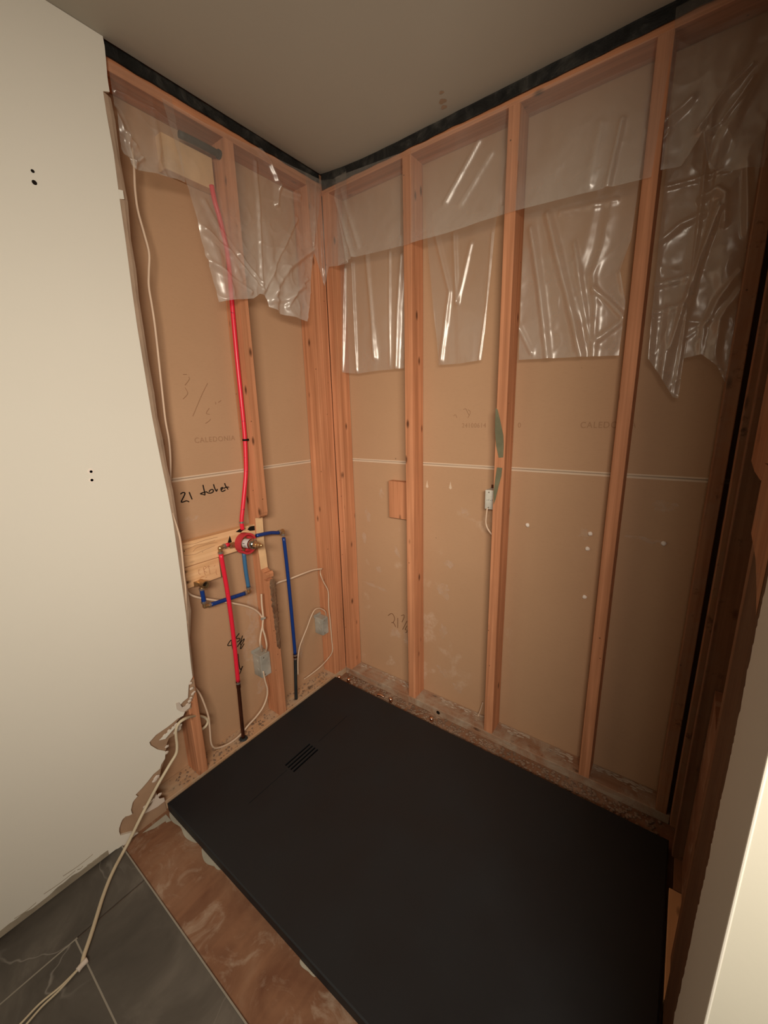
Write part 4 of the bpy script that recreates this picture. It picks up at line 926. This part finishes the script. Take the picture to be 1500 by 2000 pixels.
# ------------------------------------------------------------------ plastic film
def lerp_path(P, t):
    P = [Vector(p) for p in P]; L = [0]
    for a, b in zip(P[:-1], P[1:]): L.append(L[-1]+(b-a).length)
    d = t*L[-1]
    for i in range(len(P)-1):
        if d <= L[i+1] or i == len(P)-2:
            k = (d-L[i])/max(1e-9, L[i+1]-L[i]); return P[i].lerp(P[i+1], min(1, max(0, k)))
def film(label, top, bot, n, left=None, right=None, amp=.01, folds=5, crinkle=.004, seed=0, nu=120, nv=120, grow=.6, lean=0.0, ridges=(), haze=(.08, .22), taut=()):
    n = Vector(n); bm = bmesh.new(); rows = []; sl = []
    segs = [(Vector(a), Vector(b), w_, h_) for pl, w_, h_ in ridges for a, b in zip(pl[:-1], pl[1:])]
    c00, c10, c01, c11 = lerp_path(top, 0), lerp_path(top, 1), lerp_path(bot, 0), lerp_path(bot, 1)
    left = left or [c00, c01]; right = right or [c10, c11]
    for j in range(nv+1):
        v = j/nv; r = []
        Lp, Rp = lerp_path(left, v), lerp_path(right, v)
        for i in range(nu+1):
            u = i/nu
            T, B = lerp_path(top, u), lerp_path(bot, u)
            p = T*(1-v)+B*v+Lp*(1-u)+Rp*u-(c00*(1-u)*(1-v)+c10*u*(1-v)+c01*(1-u)*v+c11*u*v)
            wob = noise.noise(Vector((u*3+seed, v*1.5, seed)))*.9+lean*v
            d = .5+.5*math.sin(2*math.pi*(folds*u+wob))
            d = d**1.6
            h = amp*(v**grow)*d*(.45+.9*abs(noise.noise(Vector((u*folds*.8, seed*2.1, v*.8)))))
            q = p*1.0
            cr = noise.noise(q*22+Vector((seed, 0, 0)))*.6+noise.noise(q*48+Vector((0, seed, 0)))*.35
            rid = 1-abs(noise.noise(q*13+Vector((seed, 5, 1))))*2
            h += .35*crinkle*(.3+v)*(cr+max(0, rid)**3*.9)
            best = {}
            for a_, b_, w_, h_ in segs:
                ab = b_-a_; t_ = max(0, min(1, (q-a_).dot(ab)/ab.dot(ab))); dd = (q-a_-ab*t_).length/w_
                if dd < 3: best[w_, h_] = max(best.get((w_, h_), 0), math.exp(-dd*dd))
            h += sum(g_*k_[1] for k_, g_ in best.items())
            hz = haze[0]+(haze[1]-haze[0])*v**1.3+.10*min(1, sum(best.values()))*v  # whitish haze grows downward and along the folds
            for x0, x1 in taut:
                if x0-.004 < q.x < x1+.004: h = min(h, .001); hz *= .35
            sl.append(hz)
            r.append(bm.verts.new(p+n*max(-.001, h)))
        rows.append(r)
    for a, b in zip(rows[:-1], rows[1:]):
        for i in range(nu): bm.faces.new((a[i], a[i+1], b[i+1], b[i]))
    bmesh.ops.recalc_face_normals(bm, faces=bm.faces)
    o = mk('plastic_film', bm, 'film', loc=c00, smooth=True)
    at = o.data.attributes.new('film_haze', 'FLOAT', 'POINT')
    for i_, hz in enumerate(sl): at.data[i_].value = hz
    return thing(o, label, 'plastic sheet', 'torn clear poly film hanging on the walls')
R_ = .010
film('short clear film flap gathered in a knot at the upper left drywall edge',
     [(0.012,-0.826,2.394),(0.012,-0.760,2.396),(0.012,-0.651,2.394)], [(0.012,-0.826,2.187),(0.012,-0.810,2.165),(0.012,-0.797,2.147),(0.012,-0.777,2.152),(0.012,-0.708,2.168),(0.012,-0.639,2.175)], XL, amp=.012, folds=2, crinkle=.007, seed=1, haze=(.05, .22),
     ridges=[([(0.012,-0.829,2.279),(0.012,-0.813,2.232),(0.012,-0.786,2.213)], .008, .012), ([(0.012,-0.796,2.151),(0.012,-0.802,2.200),(0.012,-0.803,2.234)], .006, .01), ([(0.012,-0.817,2.169),(0.012,-0.794,2.162),(0.012,-0.771,2.187)], .006, .014), ([(0.012,-0.817,2.329),(0.012,-0.713,2.335),(0.012,-0.654,2.323)], .005, .006)])
film('large crumpled clear film sheet hanging over the upper left wall',
     [(0.014,-0.685,2.379),(0.014,-0.546,2.379),(0.014,-0.344,2.393),(0.014,-0.006,2.420)], [(0.020,-0.571,1.834),(0.020,-0.500,1.854),(0.020,-0.420,1.875),(0.020,-0.390,1.897),(0.020,-0.368,1.896),(0.020,-0.353,1.856),(0.020,-0.302,1.841),(0.020,-0.235,1.838),(0.020,-0.158,1.832)], XL,
     left=[(0.014,-0.685,2.379),(0.014,-0.663,2.285),(0.014,-0.640,2.173),(0.014,-0.606,2.003),(0.014,-0.567,1.836)], right=[(0.014,-0.006,2.420),(0.014,-0.037,2.279),(0.014,-0.080,2.129),(0.014,-0.115,1.981),(0.014,-0.152,1.834)], amp=.022, folds=2.6, crinkle=.012, seed=2, grow=1.0, haze=(.10, .36), nu=180, nv=180,
     ridges=[([(0.016,-0.351,2.405),(0.016,-0.284,2.368),(0.016,-0.253,2.318),(0.016,-0.269,2.238)], .009, .016), ([(0.016,-0.255,2.300),(0.016,-0.149,2.310)], .012, .014), ([(0.018,-0.360,1.916),(0.018,-0.277,2.057),(0.018,-0.167,2.223)], .007, .014),
             ([(0.018,-0.373,1.908),(0.018,-0.495,2.005),(0.018,-0.598,2.050)], .010, .016), ([(0.018,-0.376,1.939),(0.018,-0.464,2.013)], .008, .014), ([(0.018,-0.338,1.891),(0.018,-0.242,2.020),(0.018,-0.090,2.132)], .013, .020),
             ([(0.018,-0.372,1.917),(0.018,-0.360,2.122),(0.018,-0.353,2.345)], .007, .012), ([(0.018,-0.592,1.959),(0.018,-0.521,1.928),(0.018,-0.428,1.897)], .010, .014), ([(0.018,-0.342,1.877),(0.018,-0.254,1.903),(0.018,-0.155,1.972)], .010, .014), ([(0.018,-0.580,2.139),(0.018,-0.533,2.070),(0.018,-0.468,1.931)], .012, .008), ([(0.018,-0.257,1.874),(0.018,-0.209,1.941),(0.018,-0.131,2.007)], .008, .012)])
film('narrow clear film scrap draped over the corner studs',
     [(0.013,-0.100,2.414),(0.013,-0.005,2.421)]+[(0.086,-0.013,2.399),(0.161,-0.013,2.404)], [(0.013,-0.079,2.130),(0.013,-0.053,2.077),(0.013,-0.021,2.001)]+[(0.037,-0.013,2.077),(0.086,-0.013,2.071),(0.152,-0.013,2.069)], (0.7, -.7, 0), amp=.010, folds=3, crinkle=.008, seed=3, haze=(.06, .20),
     ridges=[([(0.013,-0.036,2.409),(0.013,-0.056,2.254),(0.013,-0.071,2.152)], .005, .008), ([(0.089,-0.013,2.361),(0.110,-0.013,2.242),(0.141,-0.013,2.079)], .006, .010)])
film('long clear film band across the top of the back wall studs',
     [(0.096,-0.008,2.405),(0.444,-0.008,2.378),(0.847,-0.008,2.370),(1.129,-0.008,2.367),(1.263,-0.008,2.363)], [(0.094,-0.008,2.070),(0.177,-0.008,2.086),(0.427,-0.008,2.070),(0.669,-0.008,2.066),(0.871,-0.008,2.068),(1.078,-0.008,2.056),(1.248,-0.008,2.044)], YB, amp=.008, folds=3, crinkle=.003, seed=4, nu=220, haze=(.10, .21),
     taut=((.428, .466), (.833, .871), (1.226, 1.264)),
     ridges=[([(0.081,-0.008,2.367),(0.133,-0.008,2.218),(0.177,-0.008,2.086)], .008, .012), ([(0.130,-0.008,2.347),(0.208,-0.008,2.123)], .010, .008), ([(0.619,-0.008,2.161),(0.740,-0.008,2.305)], .010, .008), ([(0.677,-0.008,2.140),(0.785,-0.008,2.256)], .010, .005), ([(1.141,-0.008,2.054),(1.164,-0.008,2.206)], .007, .012), ([(1.092,-0.008,2.075),(1.110,-0.008,2.216)], .012, .006)])
Z0 = 2.36
film('clear film sheet with vertical pleats in the first back wall bay', [(.05, .055, Z0), (.42, .055, Z0)], [(0.045,0.045,1.634),(0.138,0.045,1.622),(0.258,0.045,1.626),(0.394,0.045,1.625)], YB, amp=.012, folds=2, crinkle=.002, seed=5, haze=(.06, .20),
     ridges=[([(0.125,0.050,2.090),(0.128,0.050,1.868),(0.134,0.050,1.632)], .007, .014), ([(0.081,0.050,2.081),(0.047,0.050,1.639)], .006, .010), ([(0.207,0.050,2.110),(0.227,0.050,1.894),(0.245,0.050,1.680)], .012, .014), ([(0.327,0.050,2.091),(0.321,0.050,1.641)], .006, .008), ([(0.393,0.050,2.059),(0.374,0.050,1.871),(0.359,0.050,1.631)], .012, .018)])
film('clear film sheet with a slanting fold in the second back wall bay', [(.475, .055, Z0), (.825, .055, Z0)], [(0.565,0.045,1.623),(0.663,0.045,1.620),(0.750,0.045,1.625)], YB,
     right=[(.825, .055, Z0)]+[(0.786,0.045,2.065),(0.767,0.045,1.823),(0.750,0.045,1.625)], amp=.010, folds=1.5, crinkle=.002, seed=6, lean=.4, haze=(.06, .17),
     ridges=[([(0.775,0.050,2.049),(0.761,0.050,1.808),(0.739,0.050,1.627)], .005, .012), ([(0.627,0.050,2.078),(0.642,0.050,1.840)], .009, .010), ([(0.696,0.050,2.029),(0.647,0.050,1.844)], .009, .008), ([(0.542,0.050,2.114),(0.611,0.050,1.886),(0.576,0.050,1.640)], .010, .012)])
film('wide clear film sheet wrinkled at its right side in the third back wall bay', [(.88, .055, Z0), (1.218, .055, Z0)], [(0.891,0.045,1.612),(1.009,0.045,1.606),(1.106,0.045,1.601),(1.208,0.045,1.595)], YB,
     right=[(1.218, .055, Z0)]+[(1.212,0.045,2.007),(1.209,0.045,1.915),(1.189,0.045,1.838),(1.211,0.045,1.748),(1.208,0.045,1.595)], amp=.012, folds=2, crinkle=.005, seed=7, lean=.5, haze=(.07, .26),
     ridges=[([(0.912,0.050,2.020),(0.957,0.050,1.808),(0.992,0.050,1.608)], .012, .016), ([(0.962,0.050,2.049),(1.043,0.050,1.793),(1.100,0.050,1.604)], .012, .018), ([(1.051,0.050,1.945),(1.118,0.050,1.654)], .008, .010), ([(1.001,0.050,2.043),(1.162,0.050,2.032)], .006, .008), ([(1.213,0.050,1.906),(1.188,0.050,1.829),(1.202,0.050,1.780)], .006, .014),
             ([(1.118,0.050,1.802),(1.165,0.050,1.757),(1.208,0.050,1.708)], .007, .016), ([(1.146,0.050,1.652),(1.208,0.050,1.696)], .009, .012), ([(0.887,0.050,1.721),(0.937,0.050,1.630)], .008, .010)])
film('heavily crumpled clear film with loose tails in the fourth back wall bay', [(1.27, .05, Z0), (1.474, .05, Z0)], [(1.289,0.030,1.577),(1.326,0.030,1.523),(1.363,0.030,1.462),(1.377,0.030,1.457),(1.377,0.030,1.569),(1.416,0.030,1.576),(1.455,0.030,1.541),(1.481,0.030,1.491)], YB, amp=.022, folds=2.2, crinkle=.012, seed=8, grow=.4, lean=.6, haze=(.05, .20), nu=160, nv=200,
     ridges=[([(1.404,0.040,1.946),(1.370,0.040,1.760),(1.342,0.040,1.601)], .007, .026), ([(1.410,0.040,1.930),(1.382,0.040,1.814),(1.371,0.040,1.680),(1.364,0.040,1.470)], .006, .030), ([(1.473,0.040,1.775),(1.433,0.040,1.710),(1.412,0.040,1.648),(1.412,0.040,1.577)], .008, .024), ([(1.479,0.040,1.730),(1.446,0.040,1.664),(1.449,0.040,1.568),(1.471,0.040,1.506)], .008, .024),
             ([(1.378,0.040,1.625),(1.428,0.040,1.667)], .006, .016), ([(1.278,0.040,2.026),(1.418,0.040,2.025)], .005, .012), ([(1.275,0.040,1.885),(1.328,0.040,1.923),(1.376,0.040,1.935)], .008, .014), ([(1.450,0.040,2.028),(1.473,0.040,1.862)], .008, .020), ([(1.366,0.040,1.974),(1.397,0.040,1.982),(1.415,0.040,1.965),(1.423,0.040,1.898)], .008, .022), ([(1.278,0.040,1.777),(1.356,0.040,1.782)], .010, .012), ([(1.280,0.040,1.701),(1.353,0.040,1.710)], .010, .012)])
film('loose clear film falling from the ceiling over the upper right corner', [(1.262, -.015, 2.40), (1.40, -.02, 2.40), (1.515, -.03, 2.40)], [(1.271,-0.030,2.042),(1.315,-0.030,2.039),(1.352,-0.030,2.091),(1.376,-0.030,2.008),(1.423,-0.030,1.993),(1.481,-0.030,1.980)], YB, amp=.020, folds=2, crinkle=.010, seed=9, lean=.8, haze=(.04, .15),
     ridges=[([(1.345,-0.030,2.100),(1.390,-0.030,2.167),(1.431,-0.030,2.200)], .006, .022), ([(1.357,-0.030,2.080),(1.388,-0.030,2.106),(1.436,-0.030,2.169)], .005, .018), ([(1.255,-0.030,2.137),(1.290,-0.030,2.159),(1.319,-0.030,2.179)], .010, .024), ([(1.355,-0.030,2.086),(1.370,-0.030,2.021)], .006, .014), ([(1.261,-0.030,2.102),(1.283,-0.030,2.128)], .004, .014)])
